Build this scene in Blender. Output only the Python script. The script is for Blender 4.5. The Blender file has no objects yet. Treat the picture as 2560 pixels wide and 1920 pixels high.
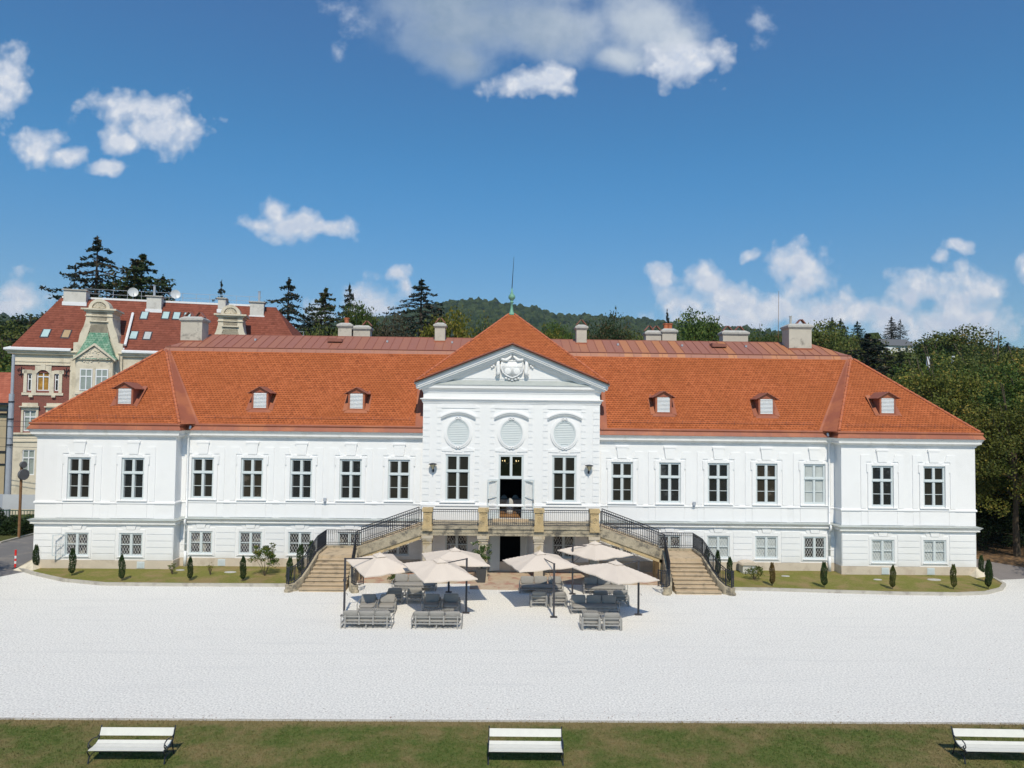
import bpy, math, random
import numpy as np
from mathutils import Vector, Matrix
R_ = math.radians
SC = bpy.context.scene
COL = SC.collection
random.seed(7)

# ------------------------------------------------------------------ camera
cam = bpy.data.cameras.new('camera'); camo = bpy.data.objects.new('camera', cam); COL.objects.link(camo)
cam.lens = 36*1775/2560.0; cam.sensor_width = 36; cam.sensor_fit = 'HORIZONTAL'
cam.clip_start = 0.5; cam.clip_end = 6000
psi, phi, rol = R_(1.0), math.atan(70/1775.), 0.0119
fw = Vector((math.sin(psi)*math.cos(phi), math.cos(psi)*math.cos(phi), math.sin(phi)))
r0 = Vector((math.cos(psi), -math.sin(psi), 0)); u0 = r0.cross(fw)
rt = r0*math.cos(rol)+u0*math.sin(rol); up = u0*math.cos(rol)-r0*math.sin(rol)
mw = Matrix((rt, up, -fw)).transposed().to_4x4(); mw.translation = Vector((-0.74, -42.6, 9.4))
camo.matrix_world = mw
SC.camera = camo

# ------------------------------------------------------------------ sun + sky
SUN_EL = math.atan(1/0.843)
sd = Vector((0.07, -0.84, 1.0)).normalized()
sun = bpy.data.lights.new('sun', 'SUN'); suno = bpy.data.objects.new('sun', sun); COL.objects.link(suno)
sun.energy = 3.7; sun.angle = R_(0.53); sun.color = (1.0, 0.915, 0.755)
suno.rotation_euler = sd.to_track_quat('Z', 'Y').to_euler(); suno.location = (5, -60, 70)
world = bpy.data.worlds.new('World'); SC.world = world; world.use_nodes = True
SC.view_settings.view_transform = 'Standard'; SC.view_settings.look = 'None'
SC.view_settings.exposure = 0.0; SC.view_settings.gamma = 1.0; SC.view_settings.use_curve_mapping = False


class NT:
    """small node-graph writer"""
    def __init__(s, tree): s.t = tree; s.n = tree.nodes; s.l = tree.links
    def put(s, sock, v):
        if isinstance(v, bpy.types.NodeSocket): s.l.new(v, sock)
        elif isinstance(v, bpy.types.Node): s.l.new(v.outputs[0], sock)
        elif v is not None:
            if hasattr(sock.default_value, '__len__') and not hasattr(v, '__len__'): v = [v]*len(sock.default_value)
            if hasattr(sock.default_value, '__len__') and len(v) == 3 and len(sock.default_value) == 4: v = (*v, 1)
            sock.default_value = v
    def node(s, typ, _o=0, _p=None, **kw):
        n = s.n.new(typ)
        for k, v in (_p or {}).items(): setattr(n, k, v)
        for k, v in kw.items():
            key = int(k[1:]) if k[0] == 'i' and k[1:].isdigit() else k.replace('_', ' ')
            s.put(n.inputs[key], v)
        return n.outputs[_o]
    def m(s, op, a, b=None, c=None, clamp=False):
        n = s.n.new('ShaderNodeMath'); n.operation = op; n.use_clamp = clamp
        s.put(n.inputs[0], a)
        if b is not None: s.put(n.inputs[1], b)
        if c is not None: s.put(n.inputs[2], c)
        return n.outputs[0]
    def vm(s, op, a, b=None, o=0):
        n = s.n.new('ShaderNodeVectorMath'); n.operation = op
        s.put(n.inputs[0], a)
        if b is not None: s.put(n.inputs[1], b)
        return n.outputs[o]
    def noise(s, vec, scale, detail=3, rough=.55, o=0, dist=0.0):
        return s.node('ShaderNodeTexNoise', o, Vector=vec, Scale=scale, Detail=detail, Roughness=rough, Distortion=dist)
    def ramp(s, f, a, b, lo=0.0, hi=1.0, smooth=True):
        n = s.n.new('ShaderNodeMapRange'); n.interpolation_type = 'SMOOTHSTEP' if smooth else 'LINEAR'
        s.put(n.inputs[0], f)
        for i, v in zip((1, 2, 3, 4), (a, b, lo, hi)): s.put(n.inputs[i], v)
        return n.outputs[0]
    def mix(s, f, a, b, typ='MIX'):
        n = s.n.new('ShaderNodeMix'); n.data_type = 'RGBA'; n.blend_type = typ
        s.put(n.inputs[0], f); s.put(n.inputs[6], a); s.put(n.inputs[7], b)
        return n.outputs[2]


def build_sky():
    w = NT(world.node_tree); w.n.clear()
    out = w.n.new('ShaderNodeOutputWorld'); bg = w.n.new('ShaderNodeBackground')
    w.l.new(bg.outputs[0], out.inputs[0])
    sky = w.n.new('ShaderNodeTexSky'); sky.sky_type = 'NISHITA'; sky.sun_disc = False
    sky.sun_elevation = SUN_EL; sky.sun_rotation = math.pi-0.083
    sky.air_density = 1.0; sky.dust_density = 0.35; sky.ozone_density = 3.0; sky.altitude = 300
    d = w.n.new('ShaderNodeTexCoord').outputs['Generated']
    sep = w.n.new('ShaderNodeSeparateXYZ'); w.l.new(d, sep.inputs[0])
    x, y, z = sep.outputs
    ys = w.m('MAXIMUM', y, 0.05)
    comb = w.n.new('ShaderNodeCombineXYZ'); w.put(comb.inputs[0], w.m('DIVIDE', x, ys)); w.put(comb.inputs[1], w.m('DIVIDE', z, ys))
    uv = comb.outputs[0]
    warp = w.vm('SCALE', w.vm('SUBTRACT', w.noise(uv, 13, 3, .5, o=1), (.5, .5, .5))); warp.node.inputs[3].default_value = .035
    p = w.vm('ADD', uv, warp)
    CUM = [(-0.700,0.466,0.025,0.046),(-0.708,0.433,0.026,0.029),(-0.651,0.371,0.029,0.026),(-0.611,0.355,0.020,0.014),(-0.516,0.423,0.046,0.022),(-0.486,0.391,0.052,0.026),(-0.450,0.388,0.033,0.023),(-0.534,0.373,0.026,0.013),(-0.556,0.338,0.029,0.008),(-0.317,0.287,0.014,0.016),(-0.290,0.261,0.046,0.018),(-0.251,0.254,0.036,0.013),(-0.336,0.264,0.021,0.010),(-0.149,0.194,0.018,0.013),(-0.139,0.175,0.013,0.012),(-0.184,0.151,0.029,0.027),(-0.255,0.137,0.020,0.016),(-0.204,0.161,0.016,0.016),(0.226,0.190,0.020,0.016),(0.289,0.184,0.025,0.025),(0.262,0.154,0.036,0.023),(0.325,0.162,0.039,0.027),(0.315,0.135,0.078,0.020),(0.422,0.216,0.044,0.027),(0.359,0.224,0.012,0.009),(0.428,0.190,0.023,0.018),(0.395,0.153,0.039,0.018),(0.455,0.144,0.052,0.022),(0.521,0.155,0.039,0.022),(0.561,0.142,0.046,0.022),(0.615,0.179,0.036,0.027),(0.662,0.170,0.049,0.039),(0.695,0.141,0.039,0.026),(0.635,0.133,0.059,0.020),(0.582,0.166,0.023,0.020),(0.633,0.230,0.014,0.008),(0.665,0.244,0.016,0.008),(0.754,0.212,0.014,0.021),(-0.674,0.154,0.036,0.023),(-0.690,0.137,0.033,0.020),(0.042,0.468,0.049,0.017),(0.071,0.482,0.029,0.016),(0.262,0.51,0.045,0.035)]
    BIG = [(-0.059,0.551,0.124,0.059),(0.061,0.553,0.156,0.052),(0.194,0.563,0.085,0.055),(0.248,0.537,0.049,0.042),(-0.086,0.584,0.104,0.046),(-0.058,0.503,0.059,0.033),(0.168,0.515,0.046,0.023),(0.05,0.66,0.25,0.09)]
    WISP = [(0.369,0.570,0.027,0.029),(0.369,0.533,0.018,0.023),(-0.238,0.507,0.014,0.013),(-0.232,0.574,0.039,0.026),(-0.198,0.548,0.033,0.020)]
    def group(lst):
        cur = None
        for cx, cy, rx, ry in lst:
            q = w.vm('MULTIPLY', w.vm('SUBTRACT', p, (cx, cy, 0)), (1/rx, 1/ry, 0))
            L = w.vm('LENGTH', q, o=1)
            if cur is None: cur = L
            else: cur = w.m('SMOOTH_MIN', cur, L, .35)
        return cur
    n1 = w.noise(uv, 24, 9, .6); n2 = w.noise(uv, 9, 6, .6)
    n1c = w.m('SUBTRACT', n1, .5)
    c = group(CUM)
    vo = w.n.new('ShaderNodeTexVoronoi'); vo.feature = 'SMOOTH_F1'; vo.voronoi_dimensions = '2D'; vo.inputs['Scale'].default_value = 24; vo.inputs['Detail'].default_value = 2.5; vo.inputs['Roughness'].default_value = .6; vo.inputs['Smoothness'].default_value = .6
    w.l.new(p, vo.inputs['Vector']); bil = w.m('SUBTRACT', .42, vo.outputs['Distance'])
    nlow = w.m('SUBTRACT', w.noise(uv, 15, 4, .55), .5)
    dens = w.m('ADD', w.m('ADD', w.m('SUBTRACT', 1.70, c), w.m('MULTIPLY', nlow, 2.2)), w.m('ADD', w.m('MULTIPLY', bil, .75), w.m('MULTIPLY', n1c, 1.5)))
    a1 = w.m('POWER', w.ramp(dens, -.1, .95, smooth=False), 1.1)
    b = group(BIG)
    densb = w.m('ADD', w.m('SUBTRACT', 1.15, b), w.m('MULTIPLY', w.m('SUBTRACT', w.noise(uv, 11, 8, .62), .5), 1.5))
    a2 = w.m('MULTIPLY', w.ramp(densb, -.1, 1.0), w.ramp(n2, .2, .6, .80, .93))
    ws = group(WISP)
    a3 = w.m('MULTIPLY', w.ramp(w.m('ADD', w.m('SUBTRACT', .95, ws), w.m('MULTIPLY', n1c, 4.5)), 0, 1.8), .5)
    # cloud self shading: compare the density with that a little nearer the sun (above)
    n1u = w.noise(w.vm('ADD', uv, (0.004, .012, 0)), 24, 9, .6)
    shade = w.m('ADD', w.m('MULTIPLY', w.ramp(w.m('SUBTRACT', n1, n1u), -.08, .10, 0, 1), .45), w.m('MULTIPLY', w.ramp(bil, -.45, .15), .55))
    thick = w.ramp(dens, .1, 1.3, 0, 1)
    colc = w.mix(w.m('MULTIPLY', w.m('SUBTRACT', 1.0, shade), w.m('ADD', .35, w.m('MULTIPLY', thick, .35))), (.82, .84, .88, 1), (.46, .56, .73, 1))
    su = w.n.new('ShaderNodeSeparateXYZ'); w.l.new(uv, su.inputs[0])
    side = w.ramp(w.m('ADD', su.outputs[0], w.m('MULTIPLY', w.m('SUBTRACT', n2, .5), .25)), -.02, .22)
    colb = w.mix(side, (.27, .37, .50, 1), (.58, .65, .73, 1))
    colb = w.mix(w.ramp(densb, .9, .2, 0, .55), colb, (.60, .68, .78, 1))
    colb = w.mix(w.ramp(n1, .3, .7, 0, .18), colb, (.75, .8, .86, 1))
    skyc = w.node('ShaderNodeHueSaturation', Hue=.5, Saturation=1.06, Value=.125, Color=sky.outputs[0])
    # clear late-summer air: deeper blue, little glow at the skyline
    grade = w.mix(w.ramp(z, .08, .34), (.57, .71, .77, 1), (.43, .86, .99, 1))
    skyc = w.mix(1.0, skyc, w.mix(w.ramp(z, .34, .55), grade, (.56, .86, 1.03, 1)), 'MULTIPLY')
    col = w.mix(a3, skyc, (.75, .80, .88, 1))
    col = w.mix(a2, col, colb)
    col = w.mix(w.m('MULTIPLY', a1, .97), col, colc)
    front = w.ramp(y, .05, .2)
    col = w.mix(front, skyc, col)
    w.put(bg.inputs[0], col); bg.inputs[1].default_value = 1.0
    world.cycles.sampling_method = 'MANUAL'; world.cycles.sample_map_resolution = 512
build_sky()

# ------------------------------------------------------------------ materials
MATS = {}
def mat(name, col, rough=.7, var=.12, vs=2.0, bump=0.0, bs=40.0, col2=None, c2s=1.0, c2t=(.5, .65), metal=0.0, spec=.5, fine=0.0, fs=60, coat=0):
    """principled surface in object-space noise: broad tone variation, an optional second colour in patches, fine bump"""
    if name in MATS: return MATS[name]
    m = bpy.data.materials.new(name); m.use_nodes = True; MATS[name] = m
    g = NT(m.node_tree); bs_ = g.n['Principled BSDF']
    co = g.n.new('ShaderNodeNewGeometry').outputs['Position']
    c = (*col, 1)
    n = g.noise(co, vs, 5, .6)
    v = g.ramp(n, .25, .75, 1-var, 1+var, smooth=False)
    if col2 is not None:
        f = g.ramp(g.noise(co, c2s, 6, .65), *c2t)
        c = g.mix(f, c, (*col2, 1))
    hs = g.n.new('ShaderNodeHueSaturation'); g.put(hs.inputs['Color'], c); g.put(hs.inputs['Value'], v)
    c = hs.outputs[0]
    if fine:
        hs2 = g.n.new('ShaderNodeHueSaturation'); g.put(hs2.inputs['Color'], c)
        g.put(hs2.inputs['Value'], g.ramp(g.noise(co, fs, 2, .6), .3, .7, 1-fine, 1+fine, smooth=False)); c = hs2.outputs[0]
    g.put(bs_.inputs['Base Color'], c); bs_.inputs['Roughness'].default_value = rough
    bs_.inputs['Metallic'].default_value = metal; bs_.inputs['Specular IOR Level'].default_value = spec
    if bump:
        b = g.n.new('ShaderNodeBump'); b.inputs['Strength'].default_value = 1; b.inputs['Distance'].default_value = bump
        g.put(b.inputs['Height'], g.noise(co, bs, 4, .6)); g.l.new(b.outputs[0], bs_.inputs['Normal'])
    return m

def tile_mat(name, c1, c2, dark, tw=.19, th=.165, moss=None, scallop=.35, depth=.02, line=.55):
    m = bpy.data.materials.new(name); m.use_nodes = True; MATS[name] = m
    g = NT(m.node_tree); bs_ = g.n['Principled BSDF']
    uv = g.n.new('ShaderNodeTexCoord').outputs['UV']; sp = g.n.new('ShaderNodeSeparateXYZ'); g.l.new(uv, sp.inputs[0])
    pos = g.n.new('ShaderNodeNewGeometry').outputs['Position']
    wob = g.m('MULTIPLY', g.m('SUBTRACT', g.noise(pos, .8, 3), .5), .05)
    u = g.m('DIVIDE', sp.outputs[0], tw); v0 = g.m('DIVIDE', g.m('ADD', sp.outputs[1], wob), th)
    # rounded tile ends: move the row line by a parabola across each tile, half a tile shifted every other row
    row = g.m('FLOOR', v0)
    us = g.m('ADD', u, g.m('MULTIPLY', g.m('MODULO', row, 2.0), .5))
    fu = g.m('SUBTRACT', g.m('FRACT', us), .5)
    par = g.m('MULTIPLY', g.m('MULTIPLY', fu, fu), 4*scallop)
    fv = g.m('FRACT', v0)
    edge = g.m('SUBTRACT', fv, par)
    dk = g.ramp(edge, -.10, .20, 1, 0)
    comb = g.n.new('ShaderNodeCombineXYZ'); g.put(comb.inputs[0], g.m('FLOOR', us)); g.put(comb.inputs[1], row)
    wn = g.n.new('ShaderNodeTexWhiteNoise'); wn.noise_dimensions = '2D'; g.l.new(comb.outputs[0], wn.inputs['Vector'])
    c = g.mix(wn.outputs[0], (*c1, 1), (*c2, 1))
    odd = g.ramp(g.m('FRACT', g.m('MULTIPLY', wn.outputs[0], 13.7)), .93, .96)
    c = g.mix(g.m('MULTIPLY', odd, .3), c, (*dark, 1))
    big = g.ramp(g.noise(pos, .35, 6, .65), .35, .7)
    c = g.mix(g.m('MULTIPLY', big, .5), c, (*(moss or dark), 1))
    c = g.mix(g.m('MULTIPLY', dk, line), c, (*dark, 1))
    g.put(bs_.inputs['Base Color'], c); bs_.inputs['Roughness'].default_value = .85; bs_.inputs['Specular IOR Level'].default_value = .12
    b = g.n.new('ShaderNodeBump'); b.inputs['Strength'].default_value = .7; b.inputs['Distance'].default_value = depth
    g.put(b.inputs['Height'], g.m('SUBTRACT', g.m('ADD', fv, g.m('MULTIPLY', wn.outputs[0], .3)), dk)); g.l.new(b.outputs[0], bs_.inputs['Normal'])
    return m

def leaf_mat(name, c1, c2, c3=None, amt=.2, trans=.25):
    m = bpy.data.materials.new(name); m.use_nodes = True; MATS[name] = m
    g = NT(m.node_tree); bs_ = g.n['Principled BSDF']; out = g.n['Material Output']
    ge = g.n.new('ShaderNodeNewGeometry'); rnd = ge.outputs['Random Per Island']
    oi = g.n.new('ShaderNodeObjectInfo')
    cl = g.ramp(g.noise(ge.outputs['Position'], .45, 3), .35, .65)
    f = g.m('ADD', g.m('MULTIPLY', rnd, .6), g.m('MULTIPLY', cl, .4))
    c = g.mix(f, (*c1, 1), (*c2, 1))
    if c3:
        k = g.ramp(g.m('ADD', g.m('MULTIPLY', g.m('FRACT', g.m('MULTIPLY', rnd, 17.3)), .55), g.m('MULTIPLY', g.noise(ge.outputs['Position'], .3, 3), .9)), 1.0-amt, 1.12-amt)
        c = g.mix(k, c, (*c3, 1))
    hs = g.n.new('ShaderNodeHueSaturation'); g.put(hs.inputs['Color'], c)
    g.put(hs.inputs['Value'], g.ramp(oi.outputs['Random'], 0, 1, .8, 1.2, smooth=False))
    g.put(bs_.inputs['Base Color'], hs.outputs[0]); bs_.inputs['Roughness'].default_value = .6; bs_.inputs['Specular IOR Level'].default_value = .25
    tr = g.n.new('ShaderNodeBsdfTranslucent'); g.put(tr.inputs[0], hs.outputs[0])
    mx = g.n.new('ShaderNodeMixShader'); mx.inputs[0].default_value = trans
    g.l.new(bs_.outputs[0], mx.inputs[1]); g.l.new(tr.outputs[0], mx.inputs[2]); g.l.new(mx.outputs[0], out.inputs[0])
    return m

WHITE = mat('white_render', (.80, .80, .80), .85, .025, .6, .004, 25, col2=(.75, .75, .745), c2s=.5, c2t=(.5, .8))
def weather(m):
    """thin rain streaks and a faint splash zone near the ground"""
    g = NT(m.node_tree); b = g.n['Principled BSDF']; src = b.inputs['Base Color'].links[0].from_socket
    pos = g.n.new('ShaderNodeNewGeometry').outputs['Position']; sp = g.n.new('ShaderNodeSeparateXYZ'); g.l.new(pos, sp.inputs[0])
    st = g.ramp(g.noise(g.vm('MULTIPLY', pos, (3.2, 3.2, .22)), 1.6, 5, .65), .56, .80, 0, .45)
    f = g.m('MULTIPLY', st, g.ramp(g.noise(pos, .33, 3), .42, .62))
    sz = g.m('MULTIPLY', g.ramp(g.m('ADD', sp.outputs[2], g.m('MULTIPLY', g.noise(pos, 1.4, 5), .9)), 1.5, .9), .35)
    c = g.mix(f, src, (.60, .60, .575, 1)); c = g.mix(sz, c, (.58, .55, .50, 1)); g.put(b.inputs['Base Color'], c)
weather(WHITE)
TRIM = mat('white_trim', (.81, .81, .81), .8, .02, 1.5)
CORN = mat('aged_cornice', (.74, .74, .73), .8, .06, 3, col2=(.60, .59, .55), c2s=1.6, c2t=(.52, .75))
PLINTH = mat('beige_plinth', (.58, .50, .40), .9, .08, 1.2, .004, 30, col2=(.50, .42, .33), c2s=1.5)
WOODG = mat('grey_window_paint', (.60, .65, .66), .5, .03, 3)
PANE = mat('dark_pane', (.022, .021, .019), .07, .3, .5, spec=.6)
PANE2 = mat('dark_pane_warm', (.035, .029, .024), .06, .3, .5, col2=(.10, .085, .07), c2s=1.3, c2t=(.55, .66), spec=.6)
PANE3 = mat('dark_pane_cool', (.016, .018, .022), .05, .3, .5, col2=(.06, .065, .07), c2s=.9, c2t=(.56, .68), spec=.7)
PANEB = mat('blind_pane', (.46, .49, .48), .25, .12, 2.5, spec=.5)
PANEM = mat('mixed_pane', (.05, .045, .05), .1, .3, 1, col2=(.30, .28, .24), c2s=2.5, c2t=(.48, .6))
GRILLE = mat('pale_grille', (.66, .67, .66), .5, .1, 5)
SHEET = mat('red_sheet', (.30, .092, .048), .6, .1, 1.4, col2=(.38, .125, .055), c2s=.5, c2t=(.45, .6))
SHEETB = mat('brown_sheet', (.27, .10, .068), .55, .1, 2)
LEAD = mat('grey_lead', (.38, .41, .40), .5, .1, 2)
TILE = tile_mat('orange_tiles', (.36, .098, .036), (.485, .143, .055), (.085, .026, .012), moss=(.33, .095, .030), line=.9)
RIDGE = mat('ridge_tile', (.50, .15, .065), .75, .2, 5, col2=(.30, .09, .05), c2s=4)
TILEB = tile_mat('brown_tiles', (.20, .062, .040), (.27, .088, .058), (.06, .02, .015), tw=.30, th=.32, scallop=.12, moss=(.18, .06, .04), line=.85, depth=.03)
TILEG = tile_mat('green_glazed_tiles', (.10, .26, .17), (.36, .50, .37), (.03, .10, .07), tw=.22, th=.22, scallop=.5, moss=(.12, .24, .17))
STONEC = mat('chimney_render', (.52, .48, .41), .9, .1, 1.5, .01, 12, col2=(.26, .24, .21), c2s=1.8, c2t=(.56, .74))
CAPST = mat('chimney_cap', (.44, .43, .40), .85, .2, 6)
COPPER = mat('green_copper', (.16, .36, .26), .6, .2, 3)
IRON = mat('black_iron', (.014, .017, .026), .45, .2, 6)
STONE = mat('sandstone', (.50, .375, .20), .9, .14, 1.6, .01, 14, col2=(.22, .185, .13), c2s=1.7, c2t=(.50, .68), fine=.12, fs=18)
STONEG = mat('weathered_stone', (.40, .34, .24), .9, .16, 2.0, .012, 14, col2=(.14, .125, .10), c2s=2.4, c2t=(.46, .66), fine=.15, fs=20)
STEP = mat('stair_stone', (.50, .39, .26), .85, .14, 1.6, .006, 20, col2=(.30, .235, .165), c2s=2.2, c2t=(.5, .7), fine=.08, fs=25)
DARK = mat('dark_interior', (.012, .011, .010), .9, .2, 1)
PARQ = mat('parquet', (.36, .19, .075), .5, .15, 6)
GRAVEL = mat('white_gravel', (.82, .80, .75), .95, .04, .5, .03, 45, col2=(.75, .735, .69), c2s=.5, c2t=(.42, .8), fine=.26, fs=15)
ASPH = mat('grey_asphalt', (.17, .165, .165), .9, .1, .8, .01, 60, col2=(.24, .22, .20), c2s=.6, fine=.1)
PATHM = mat('brown_path', (.25, .225, .215), .9, .1, .8, .01, 60, fine=.1)
CURB = mat('curb_stone', (.46, .43, .37), .9, .12, 1.5, .01, 30, col2=(.34, .31, .27), c2s=2)
PAVE = mat('flagstone', (.50, .40, .29), .9, .12, 2.5, .01, 20, col2=(.42, .24, .18), c2s=1.0, c2t=(.48, .6))
SOIL = mat('leaf_litter', (.16, .10, .055), .95, .3, 2, .03, 20, col2=(.30, .17, .07), c2s=3, c2t=(.5, .6))
def tracks(m):
    g = NT(m.node_tree); b = g.n['Principled BSDF']; src = b.inputs['Base Color'].links[0].from_socket
    pos = g.n.new('ShaderNodeNewGeometry').outputs['Position']
    f = g.ramp(g.noise(g.vm('MULTIPLY', pos, (.10, 1.5, 1)), 1.3, 4, .6, dist=.6), .52, .72, 0, .35)
    f2 = g.ramp(g.noise(pos, 6, 4, .75), .60, .72, 0, .5)
    c = g.mix(f, src, (.66, .65, .62, 1)); c = g.mix(f2, c, (.62, .61, .58, 1)); g.put(b.inputs['Base Color'], c)
tracks(GRAVEL)
CREAM = mat('cream_render', (.68, .61, .48), .85, .08, 1.5, .004, 20, col2=(.54, .48, .37), c2s=1)
PALER = mat('pale_grey_render', (.60, .585, .54), .85, .08, 1.5, col2=(.48, .46, .42), c2s=1.4)
BEIGE = mat('beige_block', (.44, .36, .24), .85, .1, 1.5)
BWHITE = mat('white_paint', (.78, .79, .80), .5, .04, 2)
AMBER = mat('amber_curtain', (.38, .20, .03), .5, .5, 4)
STEELG = mat('grey_steel', (.38, .41, .46), .45, .08, 3)
ALU = mat('taupe_aluminium', (.31, .30, .28), .45, .05, 3)
STEELD = mat('dark_steel', (.14, .14, .14), .5, .1, 3)
CUSH = mat('grey_cushion', (.285, .27, .245), .9, .07, 4, .01, 9, fine=.05, fs=120)
MAST = mat('anthracite_mast', (.045, .043, .05), .4, .1, 3)
FABRIC = mat('sand_canvas', (.68, .59, .50), .85, .025, 2, .004, 6)
BENCHW = mat('white_bench_paint', (.68, .67, .61), .55, .05, 6, .002, 20)
BARK = mat('bark', (.10, .075, .05), .95, .25, 4, .03, 12)
BARKD = mat('dark_bark', (.06, .045, .035), .95, .25, 4)
REDP = mat('red_plastic', (.72, .02, .015), .4, .03, 3)
RUST = mat('rusty_pole', (.22, .115, .05), .8, .3, 5)
PLANT = mat('planter_grey', (.06, .06, .062), .6, .1, 3)

def brick_mat():
    m = bpy.data.materials.new('red_brick'); m.use_nodes = True
    g = NT(m.node_tree); bs_ = g.n['Principled BSDF']
    oc = g.n.new('ShaderNodeTexCoord').outputs['Object']
    sp = g.n.new('ShaderNodeSeparateXYZ'); g.l.new(oc, sp.inputs[0])
    cb = g.n.new('ShaderNodeCombineXYZ'); g.put(cb.inputs[0], g.m('ADD', sp.outputs[0], sp.outputs[1])); g.put(cb.inputs[1], sp.outputs[2])
    b = g.n.new('ShaderNodeTexBrick'); g.l.new(cb.outputs[0], b.inputs['Vector'])
    b.inputs['Color1'].default_value = (.24, .062, .045, 1); b.inputs['Color2'].default_value = (.17, .045, .035, 1)
    b.inputs['Mortar'].default_value = (.30, .17, .13, 1); b.inputs['Scale'].default_value = 1
    b.inputs['Brick Width'].default_value = .26; b.inputs['Row Height'].default_value = .08; b.inputs['Mortar Size'].default_value = .008
    g.put(bs_.inputs['Base Color'], b.outputs[0]); bs_.inputs['Roughness'].default_value = .85
    return m
BRICK = brick_mat()

def glass_mat():
    m = bpy.data.materials.new('clear_glass'); m.use_nodes = True
    g = NT(m.node_tree); out = g.n['Material Output']
    t = g.n.new('ShaderNodeBsdfTransparent'); gl = g.n.new('ShaderNodeBsdfGlossy'); gl.inputs['Roughness'].default_value = .03
    mx = g.n.new('ShaderNodeMixShader'); mx.inputs[0].default_value = .06
    g.l.new(t.outputs[0], mx.inputs[1]); g.l.new(gl.outputs[0], mx.inputs[2]); g.l.new(mx.outputs[0], out.inputs[0])
    return m
GLASS = glass_mat()

def grass_mat(name, g1, g2, dry, ds, dt):
    m = bpy.data.materials.new(name); m.use_nodes = True
    g = NT(m.node_tree); bs_ = g.n['Principled BSDF']
    co = g.n.new('ShaderNodeNewGeometry').outputs['Position']
    c = g.mix(g.ramp(g.noise(co, 9, 5, .7), .3, .7), (*g1, 1), (*g2, 1))
    f = g.ramp(g.noise(co, ds, 7, .7), *dt)
    if name == 'lawn_front':
        sp = g.n.new('ShaderNodeSeparateXYZ'); g.l.new(co, sp.inputs[0])
        f = g.m('MAXIMUM', f, g.ramp(g.m('ADD', sp.outputs[1], g.m('MULTIPLY', g.noise(co, 2.2, 5), 1.2)), -20.9, -20.2))
    c = g.mix(g.m('MULTIPLY', f, .85), c, (*dry, 1))
    hs = g.n.new('ShaderNodeHueSaturation'); g.put(hs.inputs['Color'], c)
    g.put(hs.inputs['Value'], g.ramp(g.noise(co, 45, 3, .7), .3, .7, .7, 1.3, smooth=False))
    g.put(bs_.inputs['Base Color'], hs.outputs[0]); bs_.inputs['Roughness'].default_value = .95; bs_.inputs['Specular IOR Level'].default_value = .1
    b = g.n.new('ShaderNodeBump'); b.inputs['Distance'].default_value = .05; g.put(b.inputs['Height'], g.noise(co, 30, 4, .7)); g.l.new(b.outputs[0], bs_.inputs['Normal'])
    return m
GRASS = grass_mat('lawn_front', (.085, .135, .030), (.16, .185, .055), (.30, .225, .11), .55, (.40, .68))
GRASSB = grass_mat('lawn_beds', (.16, .18, .036), (.26, .24, .07), (.33, .24, .12), .7, (.42, .66))
GRASSD = grass_mat('rough_grass', (.05, .08, .02), (.09, .11, .035), (.14, .12, .05), .05, (.5, .7))

LEAF = leaf_mat('leaf_green', (.034, .070, .013), (.105, .155, .028), (.22, .19, .03), .06)
LEAFA = leaf_mat('leaf_autumn', (.045, .072, .014), (.20, .205, .038), (.34, .25, .05), .14)
LEAFY = leaf_mat('leaf_yellowgreen', (.10, .115, .012), (.20, .19, .025), (.26, .20, .03), .15)
LEAFD = leaf_mat('leaf_dark', (.014, .032, .010), (.032, .058, .014))
LEAFM = leaf_mat('leaf_olive', (.06, .09, .018), (.155, .175, .038), (.2, .15, .04), .1)
NEEDLE = leaf_mat('needle_dark', (.010, .022, .014), (.028, .042, .022), (.07, .05, .03), .2, trans=.1)
NEEDLEG = leaf_mat('needle_green', (.018, .038, .010), (.045, .070, .018), (.10, .07, .025), .18, trans=.1)
NEEDLEB = leaf_mat('needle_blue', (.06, .10, .09), (.12, .17, .15), trans=.1)
PINEB = leaf_mat('needle_brown', (.030, .034, .016), (.075, .055, .030), trans=.1)
CYP = leaf_mat('cypress_green', (.018, .045, .012), (.045, .080, .020), trans=.15)
CYPB = leaf_mat('cypress_bronze', (.075, .060, .014), (.15, .085, .025), trans=.15)
CYPO = leaf_mat('cypress_olive', (.045, .065, .012), (.095, .100, .022), trans=.15)

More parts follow.
